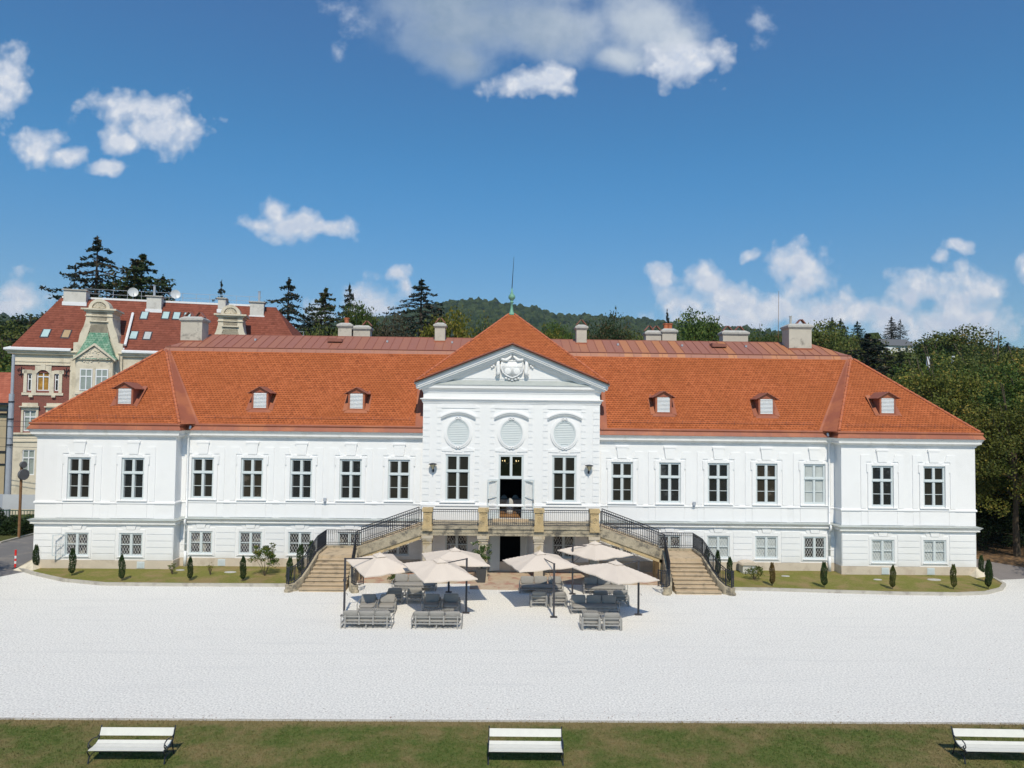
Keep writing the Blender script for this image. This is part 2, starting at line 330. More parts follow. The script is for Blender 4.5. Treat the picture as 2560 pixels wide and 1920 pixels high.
# ------------------------------------------------------------------ mesh builder
class MB:
    def __init__(s): s.v = []; s.f = []; s.mi = []; s.uv = False; s.cur = 0
    def face(s, pts):
        n = len(s.v); s.v += [tuple(p) for p in pts]; s.f.append(tuple(range(n, n+len(pts)))); s.mi.append(s.cur); return s
    def box(s, x0, x1, y0, y1, z0, z1):
        n = len(s.v)
        s.v += [(x0,y0,z0),(x1,y0,z0),(x1,y1,z0),(x0,y1,z0),(x0,y0,z1),(x1,y0,z1),(x1,y1,z1),(x0,y1,z1)]
        for q in ((0,3,2,1),(4,5,6,7),(0,1,5,4),(1,2,6,5),(2,3,7,6),(3,0,4,7)): s.f.append(tuple(n+i for i in q)); s.mi.append(s.cur)
        return s
    def prism(s, pts, y0, y1):
        """polygon in (x,z), counter-clockwise seen from -y, extruded y0 (front) to y1"""
        n = len(s.v); k = len(pts)
        s.v += [(x, y0, z) for x, z in pts]+[(x, y1, z) for x, z in pts]
        s.f.append(tuple(range(n, n+k))); s.f.append(tuple(range(n+2*k-1, n+k-1, -1))); s.mi += [s.cur]*2
        for i in range(k):
            j = (i+1) % k; s.f.append((n+i, n+k+i, n+k+j, n+j)); s.mi.append(s.cur)
        return s
    def slab(s, pts, z0, z1):
        """polygon in (x,y), counter-clockwise from above"""
        n = len(s.v); k = len(pts)
        s.v += [(x, y, z0) for x, y in pts]+[(x, y, z1) for x, y in pts]
        s.f.append(tuple(range(n+k-1, n-1, -1))); s.f.append(tuple(range(n+k, n+2*k))); s.mi += [s.cur]*2
        for i in range(k):
            j = (i+1) % k; s.f.append((n+i, n+j, n+k+j, n+k+i)); s.mi.append(s.cur)
        return s
    def tube(s, pts, r, n=8, cap=True):
        pts = [Vector(p) for p in pts]; rs = r if isinstance(r, (list, tuple)) else [r]*len(pts)
        base = len(s.v); up_ = None
        for i, p in enumerate(pts):
            d = (pts[min(i+1, len(pts)-1)]-pts[max(i-1, 0)]).normalized()
            if up_ is None:
                up_ = Vector((0, 0, 1)) if abs(d.z) < .9 else Vector((1, 0, 0))
            a = d.cross(up_).normalized(); b = a.cross(d).normalized(); up_ = b
            for k in range(n):
                t = 2*math.pi*(k+.5)/n; s.v.append(tuple(p+(a*math.cos(t)+b*math.sin(t))*rs[i]))
        for i in range(len(pts)-1):
            for k in range(n):
                q = base+i*n; s.f.append((q+k, q+(k+1) % n, q+n+(k+1) % n, q+n+k)); s.mi.append(s.cur)
        if cap:
            s.f.append(tuple(base+k for k in range(n-1, -1, -1))); q = base+(len(pts)-1)*n
            s.f.append(tuple(q+k for k in range(n))); s.mi += [s.cur]*2
        return s
    def lathe(s, prof, c=(0, 0, 0), n=16):
        base = len(s.v); k = len(prof)
        for r, z in prof:
            for i in range(n):
                t = 2*math.pi*i/n; s.v.append((c[0]+r*math.cos(t), c[1]+r*math.sin(t), c[2]+z))
        for j in range(k-1):
            for i in range(n):
                q = base+j*n; s.f.append((q+i, q+(i+1) % n, q+n+(i+1) % n, q+n+i)); s.mi.append(s.cur)
        s.f.append(tuple(base+i for i in range(n-1, -1, -1))); q = base+(k-1)*n; s.f.append(tuple(q+i for i in range(n))); s.mi += [s.cur]*2
        return s
    def ell(s, c, r, n=12, m=8, rot=None):
        base = len(s.v)
        for j in range(m+1):
            ph = -math.pi/2+math.pi*j/m
            for i in range(n):
                t = 2*math.pi*i/n
                p = Vector((r[0]*math.cos(ph)*math.cos(t), r[1]*math.cos(ph)*math.sin(t), r[2]*math.sin(ph)))
                if rot: p.rotate(rot)
                s.v.append((c[0]+p.x, c[1]+p.y, c[2]+p.z))
        for j in range(m):
            for i in range(n):
                q = base+j*n; s.f.append((q+i, q+(i+1) % n, q+n+(i+1) % n, q+n+i)); s.mi.append(s.cur)
        return s
    def sweep(s, path, prof, closed=False):
        """profile (out, z) along an xy path, outward = right of travel; mitred"""
        P = [Vector((a, b)) for a, b in path]; k = len(prof); base = len(s.v); n = len(P)
        for i, p in enumerate(P):
            ds = []
            if i > 0 or closed: ds.append((P[i]-P[i-1]).normalized())
            if i < n-1 or closed: ds.append((P[(i+1) % n]-P[i]).normalized())
            ns = [Vector((d.y, -d.x)) for d in ds]
            m = ns[0] if len(ns) == 1 else (ns[0]+ns[1])/(1+ns[0].dot(ns[1]))
            for o, z in prof: s.v.append((p.x+m.x*o, p.y+m.y*o, z))
        for i in range(n if closed else n-1):
            a = base+i*k; b = base+((i+1) % n)*k
            for j in range(k-1): s.f.append((a+j, b+j, b+j+1, a+j+1)); s.mi.append(s.cur)
        if not closed:
            s.f.append(tuple(base+j for j in range(k))); e = base+(n-1)*k; s.f.append(tuple(e+j for j in range(k-1, -1, -1))); s.mi += [s.cur]*2
        return s
    def build(s, name, m, parent=None, smooth=False, uv=False, loc=None):
        me = bpy.data.meshes.new(name); me.from_pydata(s.v, [], s.f); me.update()
        for x in (m if isinstance(m, (list, tuple)) else [m]): me.materials.append(x)
        if any(s.mi): me.polygons.foreach_set('material_index', s.mi)
        if smooth: me.polygons.foreach_set('use_smooth', [True]*len(me.polygons))
        if uv:
            ul = me.uv_layers.new(name='UVMap')
            for p in me.polygons:
                nn = p.normal; h = Vector((0, 0, 1)).cross(nn)
                h = h.normalized() if h.length > 1e-4 else Vector((1, 0, 0)); sl = nn.cross(h)
                for li in p.loop_indices:
                    co = me.vertices[me.loops[li].vertex_index].co
                    ul.data[li].uv = (co.dot(h), co.dot(sl))
        o = bpy.data.objects.new(name, me); COL.objects.link(o)
        if parent is not None: o.parent = parent
        if loc: o.location = loc
        return o

def tag(o, label=None, cat=None, group=None, kind=None):
    if label: o['label'] = label
    if cat: o['category'] = cat
    if group: o['group'] = group
    if kind: o['kind'] = kind
    return o
def thing(name, label, cat, loc=(0, 0, 0), rz=0, group=None):
    o = bpy.data.objects.new(name, None); COL.objects.link(o); o.location = loc; o.rotation_euler = (0, 0, rz)
    o.empty_display_size = .3
    return tag(o, label, cat, group)
def copy_tree(o, parent=None, loc=None, rz=None, label=None, scale=None):
    c = o.copy(); COL.objects.link(c)
    if parent is not None: c.parent = parent
    if loc is not None: c.location = loc
    if rz is not None: c.rotation_euler = (0, 0, rz)
    if scale is not None: c.scale = scale
    if label: c['label'] = label
    for ch in list(o.children): copy_tree(ch, c)
    return c
def S(name, mb, m, uv=False): return tag(mb.build(name, m, uv=uv), kind='structure')

# ------------------------------------------------------------------ ground
def terr(x, y):
    h = np.interp(y, [-1e4, 45, 100, 210, 300, 600], [0, 0, 7, 24, 31, 50])
    return h+9*np.exp(-((x-142)**2+(y-212)**2)/35**2)
SKU = [-.9,-.699,-.677,-.644,-.40,-.30,-.187,-.153,-.108,-.069,-.035,.016,.050,.084,.141,.198,.255,.329,.392,.461,.542,.657,.750,.9]
SKV = [.13,.128,.122,.115,.10,.112,.132,.134,.147,.157,.160,.153,.147,.139,.138,.136,.130,.125,.120,.112,.104,.098,.098,.09]
def hill(x, y):
    d = y+42.6; u = x/np.maximum(d, 1)
    top = 9.4+np.interp(u, SKU, SKV)*1540-14
    t = np.clip((y-600)/900., 0, 1)
    h = 50+(top-50)*(t**1.25)
    h = h*(1+.03*np.sin(x/90.+1)*np.cos(y/120.)*(1-t))
    back = np.clip((y-1500)/900., 0, 1); return h*(1-.6*back)
def grid(name, xs, ys, fn, m):
    X, Y = np.meshgrid(xs, ys); Z = fn(X, Y)
    v = np.stack([X.ravel(), Y.ravel(), Z.ravel()], 1); nx, ny = len(xs), len(ys)
    f = [(j*nx+i, j*nx+i+1, (j+1)*nx+i+1, (j+1)*nx+i) for j in range(ny-1) for i in range(nx-1)]
    me = bpy.data.meshes.new(name); me.from_pydata(v.tolist(), [], f); me.materials.append(m)
    me.polygons.foreach_set('use_smooth', [True]*len(me.polygons))
    o = bpy.data.objects.new(name, me); COL.objects.link(o); return tag(o, kind='structure')
SOILF = mat('forest_floor', (.030, .042, .016), .95, .3, .05, col2=(.05, .05, .02), c2s=.03)
grid('ground', np.concatenate([[-900, -500, -300], np.arange(-200, 260, 12), [300, 500, 900]]), np.concatenate([[-300, -120, -60, -30, 0, 20, 36, 45], np.arange(55, 340, 12), [400, 500, 602]]), lambda x, y: terr(x, y)-.02, GRASSD)
grid('hill', np.arange(-1700, 1801, 50), np.concatenate([np.arange(600, 1800, 50), [2000, 2400]]), hill, SOILF)

g = MB(); g.slab([(-70, -20.55), (70, -20.75), (70, -1.2), (30.1, -1.15), (28.4, -1.5), (27.9, 0), (-27.4, 0), (-27.5, -1.2), (-28.1, -2.6), (-32, -6), (-70, -8)], -.1, .0)
S('gravel_court', g, GRAVEL)
g = MB(); g.slab([(-70, -8.0), (-32, -6.0), (-28.1, -2.6), (-27.52, -1.2), (-27.42, 3), (-27.42, 45), (-34.6, 45), (-34.7, 10.2), (-34.8, 7.1), (-38, 4.6), (-70, -2)], -.08, -.004)
S('road', g, ASPH)
g = MB(); g.slab([(27.5, -.0), (28.45, -1.4), (30.1, -1.1), (33, -.9), (45, -4), (45, 0), (32.5, 2.0), (31.3, 4.0), (30.6, 6.5), (30.6, 40), (27.5, 40)], -.08, -.004)
S('path', g, PATHM)
g = MB(); g.slab([(45, -4), (80, -6), (80, 40), (30.62, 40), (30.62, 6.5), (31.32, 4.0), (32.52, 2.0), (45, 0)], -.08, .012)
S('woodland_floor', g, SOIL)
g = MB(); g.slab([(-9, -3.4), (9, -3.4), (9.2, .2), (-9.2, .2)], -.05, .008); g.slab([(-2.2, -4.6), (2.4, -4.8), (2.4, -3.4), (-2.2, -3.4)], -.05, .007)
S('paving', g, PAVE)
g = MB(); g.slab([(-80, -60), (80, -60), (80, -20.85), (-80, -20.65)], -.1, .03)
S('front_lawn', g, GRASS)
tag(g, None) if False else None
g = MB(); g.slab([(-80, -20.655), (80, -20.855), (80, -20.74), (-80, -20.54)], -.1, .045)
S('lawn_edging', g, CURB)
bedL = [(-27.6, -.9), (-27.91, -1.05), (-26.66, -1.98), (-24.05, -3.52), (-21.5, -4.27), (-17.85, -4.32), (-11.8, -4.25)]
bedR = [(11.8, -4.30), (13.8, -4.35), (17.3, -4.72), (20.5, -5.0), (23.6, -5.05), (25.3, -4.75), (26.7, -3.9), (27.6, -2.9), (28.0, -1.6), (27.6, -.9)]
def strip(path, w0, w1, z0, z1):
    b = MB(); b.sweep(path, [(w0, z0), (w1, z0), (w1, z1), (w0, z1), (w0, z0)]); return b
S('bed_curb', strip(bedL, -.02, .14, -.05, .15), CURB)
S('bed_curb', strip(bedR, -.02, .14, -.05, .15), CURB)
def bed(name, edge, inner):
    b = MB(); b.slab(edge+inner, -.05, .115)
    return S(name, b, GRASSB)
bed('flower_bed_lawn', bedL, [(-11.3, -3.6), (-11.2, -.02), (-19.55, -.02), (-19.55, -.93), (-27.5, -.93)])
bed('flower_bed_lawn', bedR, [(19.55, -.93), (19.55, -.02), (11.2, -.02), (11.3, -3.6)])
g = MB(); g.box(-34.95, -34.78, 7.1, 44, -.05, .09); S('street_curb', g, CURB)

# tufts of grass: leaf-blade cards, one object per lawn
def tufts(name, region, n, m, h, z0, label, seed):
    rng = np.random.default_rng(seed); V = []; k = 0; pts = []
    while len(pts) < n:
        x = rng.uniform(region[0], region[1]); y = rng.uniform(region[2], region[3])
        if region[4](x, y): pts.append((x, y))
    P = np.array(pts); a = rng.uniform(0, 6.28, n); w = rng.uniform(.008, .02, n); hh = rng.uniform(.4, 1, n)*h; lean = rng.normal(0, .35, (n, 2))*hh[:, None]
    d = np.stack([np.cos(a), np.sin(a)], 1)*w[:, None]
    v = np.zeros((n, 3, 3)); v[:, 0, :2] = P-d; v[:, 1, :2] = P+d; v[:, :2, 2] = z0; v[:, 2, :2] = P+lean; v[:, 2, 2] = z0+hh
    me = bpy.data.meshes.new(name); me.from_pydata(v.reshape(-1, 3).tolist(), [], [(3*i, 3*i+1, 3*i+2) for i in range(n)]); me.materials.append(m)
    o = bpy.data.objects.new(name, me); COL.objects.link(o); tag(o, label, 'grass', kind='stuff'); return o
TUFT = leaf_mat('grass_blade', (.07, .12, .02), (.15, .17, .05), (.26, .20, .09), .3)
def in_front(x, y): return abs(x+.7) < .74*(y+42.6)+1
tufts('grass', (-19, 19, -24.6, -20.68, in_front), 60000, GRASS, .05, .03, 'short mown grass with dry patches around the white benches', 3)

def debris():
    rng = np.random.default_rng(12); n = 1100
    y = np.where(rng.random(n) < .45, -20.5+np.abs(rng.normal(0, .5, n)), rng.uniform(-20, -5.3, n)); y = np.where(rng.random(n) < .2, -5.2-np.abs(rng.normal(0, .3, n)), y)
    x = rng.uniform(-1, 1, n)*(.72*(y+42.6)); P = np.stack([x, y, np.full(n, .016)], 1); a = rng.uniform(0, 6.28, n); r = rng.uniform(.010, .026, n)
    d = np.stack([np.cos(a), np.sin(a), np.zeros(n)], 1)*r[:, None]; e = np.stack([-np.sin(a)*.6, np.cos(a)*.6, .25*np.ones(n)], 1)*r[:, None]
    v = np.stack([P-d, P-e*[1, 1, 0], P+d, P+e], 1).reshape(-1, 3)
    o = bpy.data.objects.new('leaf_debris', mesh_np('leaf_debris', v, 4, leaf_mat('dry_leaf', (.10, .07, .04), (.30, .20, .12), (.32, .10, .06), .25))); COL.objects.link(o)
    tag(o, 'scattered dry leaves and crumbs on the white gravel', 'leaf litter', kind='stuff')
# ------------------------------------------------------------------ trees
def cards(P, size, rng, droop=0.0, asp=1.0, N=None):
    """quads of given size at points P with random orientation -> (verts, faces)"""
    n = len(P); a = rng.normal(size=(n, 3)); a[:, 2] *= .6; a /= np.linalg.norm(a, axis=1)[:, None]
    b = rng.normal(size=(n, 3)); b -= (b*a).sum(1)[:, None]*a; b /= np.linalg.norm(b, axis=1)[:, None]
    s = size*rng.uniform(.6, 1.25, n)[:, None]; a = a*s*asp; b = b*s
    v = np.stack([P-a, P-b*.6, P+a, P+b*.6], 1).reshape(-1, 3)
    return v
def mesh_np(name, v, k, m):
    me = bpy.data.meshes.new(name); n = len(v)//k
    me.vertices.add(len(v)); me.vertices.foreach_set('co', np.ascontiguousarray(v, dtype=np.float32).ravel())
    me.loops.add(len(v)); me.loops.foreach_set('vertex_index', np.arange(len(v), dtype=np.int32))
    me.polygons.add(n); me.polygons.foreach_set('loop_start', np.arange(0, len(v), k, dtype=np.int32)); me.polygons.foreach_set('loop_total', np.full(n, k, dtype=np.int32))
    me.update(calc_edges=True); me.materials.append(m); return me
debris()
def crown_pts(rng, n, rx, rz, zc, ncl, clr, hollow=.55, lump=.22):
    """leaf points in clusters near an uneven ellipsoid shell"""
    d = rng.normal(size=(ncl, 3)); d /= np.linalg.norm(d, axis=1)[:, None]
    d[:, 2] = np.where(d[:, 2] < -.55, -d[:, 2], d[:, 2])
    rr = (hollow+(1-hollow)*rng.random(ncl)**.5)*(1+rng.normal(0, lump, ncl)*.6)
    c = d*rr[:, None]*np.array([rx, rx, rz]); c[:, 2] += zc
    idx = rng.integers(0, ncl, n); q = rng.normal(size=(n, 3)); q /= np.linalg.norm(q, axis=1)[:, None]
    q *= (clr*rng.random(n)**.4*rng.uniform(.6, 1.3, ncl)[idx])[:, None]; q[:, 2] *= .7
    return c[idx]+q, c
def broadleaf_meshes(seed, n=6000, leaf=.19, ncl=90, clr=.16, rx=.5, rz=.42):
    """unit tree: height 1, crown radius rx; returns (trunk MB, leaf verts)"""
    rng = np.random.default_rng(seed)
    P, c = crown_pts(rng, n, rx, rz, .60, ncl, clr)
    t = MB(); t.tube([(0, 0, 0), (.01, 0, .2), (-.01, .01, .45), (0, 0, .75)], [.032, .024, .017, .006], 7)
    for i in range(14):
        q = c[i*3 % ncl]; z0 = rng.uniform(.2, .5)
        t.tube([(0, 0, z0), (q[0]*.45, q[1]*.45, z0+(q[2]-z0)*.6), tuple(q)], [.012, .007, .003], 5)
    return t, cards(P, leaf*.1, rng)
def conifer_meshes(seed, n=5200, w=.2, whorls=26, droop=.25, leaf=.014, gap=.0, bare=.12, curve=.8):
    """unit spruce: height 1, base radius w: whorls of drooping boughs set with needle cards"""
    rng = np.random.default_rng(seed); P = []; t = MB()
    t.tube([(0, 0, 0), (0, 0, .5), (0, 0, 1)], [.02, .012, .001], 6)
    per = n//(whorls*6)
    for k in range(whorls):
        f = k/(whorls-1); z = bare+(1-bare-.015)*f**.92; L = w*(1-f)**curve+.012
        for j in range(6):
            if rng.random() < gap: continue
            a = rng.uniform(0, 6.283); l = L*rng.uniform(.7, 1.22)
            d = np.array([math.cos(a), math.sin(a), 0]); zz = z+rng.normal(0, .006)
            m_ = max(6, int(per*1.7*(l/w+.12))); s = rng.random(m_)**.8
            pts = d[None]*(s*l)[:, None]; pts[:, 2] = zz-droop*l*s**1.3+.10*l*(s > .8)*(s-.8)*5
            wd = (.28*l*(1-s)**.7+.006)[:, None]; side = np.array([-d[1], d[0], 0])
            pts += side[None]*rng.normal(0, 1, (m_, 1))*wd*.55; pts[:, 2] -= np.abs(rng.normal(0, .007, m_))
            P.append(pts)
            if j < 3: t.tube([(0, 0, zz), (d[0]*l*.9, d[1]*l*.9, zz-droop*l*.85)], [.004, .0012], 4, cap=False)
    P.append(np.array([[0, 0, z_] for z_ in np.linspace(.93, 1.0, 24)])+rng.normal(0, .003, (24, 3)))
    return t, cards(np.concatenate(P), leaf, rng, asp=1.3)
def proto_tree(name, gen, leafm, barkm, trunkname='trunk', crownname='crown', **kw):
    t, v = gen(**kw)
    tm = bpy.data.meshes.new(trunkname); tm.from_pydata(t.v, [], t.f); tm.materials.append(barkm)
    v = v.copy(); v[:, 2] *= 1.0/np.sort(v[:, 2])[-12]
    cm = mesh_np(crownname, v, 4, leafm); return name, tm, cm
def plant_tree(proto, loc, h, w, label, cat='tree', group=None, rz=None, mat_=None):
    name, tm, cm = proto
    o = thing(name, label, cat, loc, random.uniform(0, 6.28) if rz is None else rz, group)
    o.scale = (w, w, h)
    a = bpy.data.objects.new('trunk', tm); b = bpy.data.objects.new('crown', cm)
    for c in (a, b): COL.objects.link(c); c.parent = o
    if mat_ is not None:
        cc = b.data.copy(); cc.materials[0] = mat_; b.data = cc
    return o
BL = [proto_tree('broadleaf_tree', broadleaf_meshes, LEAF, BARK, seed=s, n=15000, leaf=.17, ncl=c, clr=r) for s, c, r in ((1, 90, .17), (2, 130, .14), (3, 70, .20))]
BIGT = [proto_tree('broadleaf_tree', broadleaf_meshes, LEAFA, BARK, seed=s, n=34000, leaf=.11, ncl=170, clr=.13, rx=.5, rz=.48) for s in (11, 12, 13)]
SP = [proto_tree('spruce_tree', conifer_meshes, NEEDLE, BARKD, seed=s, w=w, whorls=n, droop=d, gap=g_, leaf=.0072, n=int(nn*2.3)) for s, w, n, d, g_, nn in
      ((21, .5, 24, .30, .12, 5200), (22, .5, 30, .18, .05, 8000), (23, .5, 20, .38, .22, 4200), (24, .5, 34, .10, .0, 9000))]

def T(p, x, Y, top, w, label, m=None, cat='tree', group=None, base=None):
    z = float(terr(x, Y)) if base is None else base
    if p in SP: w *= 2.1
    elif p in BL: top += .05*(top-z)
    return plant_tree(p, (x, Y, z), (top-z), w, label, cat, group, mat_=m)
GB = 'trees growing behind the palace roof'
T(SP[0], -60.1, 62, 34.4, 17, 'tallest ragged dark spruce behind the brick house, left of the bushy yew', NEEDLE, group=GB)
T(SP[2], -62.0, 60, 29.8, 6, 'slim spruce leaning against the left side of the tallest spruce', NEEDLE, group=GB)
T(SP[3], -53.0, 61, 31.8, 17, 'broad dark many-topped conifer behind the brick house chimney with a steel pipe', NEEDLEG, group=GB)
T(SP[1], -50.9, 63, 29.0, 10, 'lower right shoulder of the broad dark conifers behind the brick house', NEEDLEG, group=GB)
T(SP[1], -56.8, 64, 28.3, 13, 'short dark conifer filling the gap between the tallest spruce and the broad one', NEEDLE, group=GB)
T(SP[2], -47.0, 75, 30.4, 6.5, 'small spruce tip rising just behind the second ornate gable', NEEDLE, group=GB)
T(SP[0], -34.4, 70, 30.2, 14, 'free-standing drooping spruce right of the brown-tiled roof end', NEEDLE, group=GB)
T(SP[3], -29.8, 75, 29.6, 10.5, 'dense green cone-shaped conifer left of the twin chimneys', NEEDLEG, group=GB)
T(SP[1], -26.9, 80, 31.2, 6.0, 'narrow dark spruce spire just right of the dense green cone', NEEDLE, group=GB)
T(SP[2], -32.2, 73, 24.5, 6.5, 'sparse low spruce between the free-standing spruce and the dense cone', NEEDLE, group=GB)
T(BL[0], -23.8, 72, 26.2, 8, 'light green round tree right of the narrow spruce spire', LEAF, group=GB)
T(BL[1], -28.0, 66, 22.5, 8, 'dark green bushy tree directly behind the twin chimneys', LEAFM, group=GB)
T(BL[2], -20.4, 70, 19.8, 6, 'low bright green tree between the twin chimneys and the brown pine', LEAF, group=GB)
T(SP[0], -14.3, 78, 31.8, 17, 'tall dark spruce with wide level boughs left of the hill', NEEDLE, group=GB)
T(SP[3], -12.3, 80, 27, 6, 'dark conifer tight against the right side of the tall level-boughed spruce', NEEDLE, group=GB)
T(BL[2], -18.4, 72, 24.6, 8.5, 'brownish bushy pine left of the tall level-boughed spruce', PINEB, group=GB)
T(BL[0], -8.3, 62, 23.6, 9.0, 'large yellow-green domed tree behind the chimney left of the gable', LEAFY, group=GB)
T(BL[1], -3.9, 88, 25.6, 6, 'dark green tree peeping out right of the yellow-green dome', LEAFD, group=GB)
T(SP[1], -7.2, 52, 20.4, 2.4, 'tiny blue-grey spruce in front of the yellow-green dome', NEEDLEB, group=GB)
T(BL[1], -1.6, 60, 22.4, 7, 'olive tree half hidden by the left slope of the gable roof', LEAFM, group=GB)
T(BL[2], 6.9, 66, 21.7, 6, 'bright yellow-green tree just right of the gable roof', LEAFY, group=GB)
T(BL[0], 9.6, 92, 26.2, 8, 'mid green tree rising behind the bright yellow-green one', LEAF, group=GB)
T(BL[1], 10.9, 62, 20.6, 4.5, 'small yellow-green bush top left of the chimney right of the gable', LEAFY, group=GB)
T(BL[2], 18.4, 82, 26.7, 8.5, 'dark pine with a rounded top right of the chimney right of the gable', NEEDLEG, group=GB)
T(BL[1], 25.9, 98, 26.9, 9, 'grey-green tree left of the twin chimneys with terracotta pots', LEAFM, group=GB)
T(SP[3], 34.2, 105, 31.4, 3.0, 'very narrow lone conifer spike behind the chimney with terracotta pots', NEEDLE, group=GB)
T(BL[0], 32.5, 74, 25.7, 10.5, 'large dark round broadleaf tree right of the chimney with terracotta pots', LEAF, group=GB)
T(BL[2], 24.0, 78, 22.3, 8, 'low green tree in front of the twin chimneys gap', LEAFM, group=GB)
T(BL[1], 40.5, 92, 26.0, 8.5, 'green tree between the wide low chimney and the lightning rod', LEAF, group=GB)
T(BL[2], 47.5, 88, 25.2, 9.5, 'mid green tree behind the rod and the big right chimney', LEAF, group=GB)
T(BL[0], 56.0, 84, 25.6, 12, 'wide grey-green tree just right of the big right chimney', LEAFM, group=GB)
T(BL[1], 63.5, 96, 26.6, 12, 'rounded olive tree behind the dark cedar', LEAFM, group=GB)
T(BL[2], 74, 110, 27.6, 14, 'broad olive tree below the grey-roofed hillside house', LEAFM, group=GB)
T(SP[3], 52.0, 58, 21.2, 15, 'dark spreading cedar right of the red roof hip', NEEDLE, group=GB)
T(SP[0], 56.2, 57, 18.4, 11, 'second dark cedar, lower and right of the first', NEEDLEG, group=GB)
T(SP[3], 104.5, 180, 40.6, 7, 'left one of three small conifers on the far ridge', LEAFD, group=GB)
T(SP[3], 108.3, 182, 40.6, 6.5, 'middle one of three small conifers on the far ridge', LEAFD, group=GB)
T(SP[1], 112.6, 180, 39.6, 7.5, 'right one of three small conifers on the far ridge', LEAFD, group=GB)
T(SP[1], 152.6, 232, 48.6, 6.0, 'left one of the pair of spruces above the grey-roofed house', NEEDLE, group=GB)
T(SP[0], 157.2, 234, 47.8, 6.5, 'right one of the pair of spruces above the grey-roofed house', NEEDLE, group=GB)
T(SP[3], 190, 220, 37.8, 8, 'dark conifer tip on the ridge near the right picture edge', LEAFD, group=GB)
# the right-hand woodland
GR = 'woodland trees right of the palace'
rw = [(34.6, 5.5, 11.2, 7.6, 'dark tree standing nearest the right palace corner'), (38.2, 9, 13.6, 9.5, 'yellow-flecked tree at the right picture edge, the closest one'),
      (43, 5.0, 12.5, 9.0, 'leafy tree with orange leaves cut by the right picture edge'), (36.5, 16, 14.6, 9, 'tall green tree behind the palace corner path'),
      (44.5, 17, 15.6, 11.5, 'big spreading tree with autumn-flecked crown topping the right picture edge'), (43.5, 27, 14.8, 11, 'rounded tree behind the big autumn-flecked crown'),
      (50, 29, 17.6, 13, 'broad tree filling the sky gap at the right edge'), (37.6, 30, 9.5, 9, 'low green tree seen over the right roof hip'),
      (45.5, 41, 14.6, 11, 'mid-height green tree behind the low one'), (52, 44, 16.0, 13, 'wide green tree in front of the white floodlight poles'),
      (62, 48, 18.6, 14, 'green tree just right of the white floodlight poles'), (41, 50, 13.0, 10, 'olive tree low beside the dark cedar'),
      (60, 70, 19.5, 13, 'green tree behind the floodlight poles'), (70, 66, 20.3, 15, 'yellowish-green tree rising at the right edge of the ridge'),
      (87, 84, 22.6, 16, 'tall green crown on the skyline right of the hillside house'), (72, 92, 20.6, 14, 'olive crown below the skyline right of the house'),
      (98, 120, 23.2, 20, 'far green crown on the skyline'), (112, 150, 25.4, 24, 'far wooded knoll crown near the right edge'),
      (92, 100, 27.0, 16, 'feathery green crown beside the far wooded knoll'), (84, 130, 28.5, 18, 'far green crown directly under the house terrace'),
      (90, 160, 33.0, 20, 'far olive crown left of the house on the ridge'), (72, 140, 30.5, 18, 'far olive crown under the three small conifers'),
      (64, 150, 31.0, 18, 'far olive crown left of the three small conifers'), (48, 24, 13.0, 9, 'shaded tree inside the right wood'),
      (46, 10, 10.0, 8, 'shaded lower tree at the right wood edge'), (52, 15, 17.0, 10, 'tree just outside the right picture edge')]
for i, (x, Y, top, w, lab) in enumerate(rw):
    near = Y < 60
    p = BIGT[i % 3] if near else BL[i % 3]
    m = [LEAFA, LEAF, LEAFM, LEAFY if i == 20 else LEAFA][i % 4] if near else [LEAFM, LEAF, LEAFD][i % 3]
    T(p, x, Y, top, w, lab, m, group=GR)
GL = 'trees on the slope left of the brick house'
for x, Y, top, w, lab, m, i in [(-52.5, 32, 13.0, 10, 'bright green tree left of the brick house at the picture edge', LEAF, 0), (-63, 50, 17.5, 13, 'green tree above the low red-tiled roof', LEAF, 1),
      (-76, 70, 22.5, 16, 'dark tree on the left slope below the cream cottage', LEAFM, 2), (-92, 95, 26.5, 20, 'dark rounded tree on the far left skyline', LEAFD, 0),
      (-70, 78, 25.0, 6, 'small tree top touching the left roof verge of the brick house', LEAF, 1), (-106, 130, 31.0, 24, 'far left tree on the ridge under the cloud', LEAFM, 2), (-60, 42, 14.0, 12, 'leafy tree between the slope and the low red-tiled roof', LEAF, 2)]:
    T(BL[i], x, Y, top, w, lab, m, group=GL)
# shade trees standing in the park just beside the photographer's view
T(BIGT[0], -34.5, -9.5, 13.5, 9, 'park tree left of the view that shades the road', LEAF, group='park trees beside the court')
T(BIGT[1], -31.5, -10.0, 12, 8, 'second park tree left of the view that shades the road', LEAF, group='park trees beside the court')

for x, y, h, w_, lab, i in ((36.5, -6.5, 11.5, 8.5, 'park tree right of the view shading the wood edge', 1), (44, -4.5, 11, 8, 'second park tree right of the view', 2)):
    T(BIGT[i], x, y, h, w_, lab, LEAF, group='park trees beside the court')
for x, y, h, w_, lab in ((34.2, 9.0, 4.2, 5.5, 'dark undergrowth bush nearest the palace path'), (36.5, 12, 5.0, 6, 'dark undergrowth bush in the middle of the wood edge'), (40, 14, 5.5, 7, 'dark undergrowth bush deep in the right wood'), (33.6, 18, 5, 5, 'dark undergrowth bush behind the palace corner'), (44, 12.5, 5.5, 7, 'dark undergrowth bush at the right picture edge'), (37, 22, 7, 8, 'large dark undergrowth bush behind the others'), (34, 30, 8, 8, 'large dark bush far behind the palace corner')):
    T(BL[2], x, y, h, w_, lab, LEAFD, cat='bush', group='undergrowth of the right wood', base=-1.2)
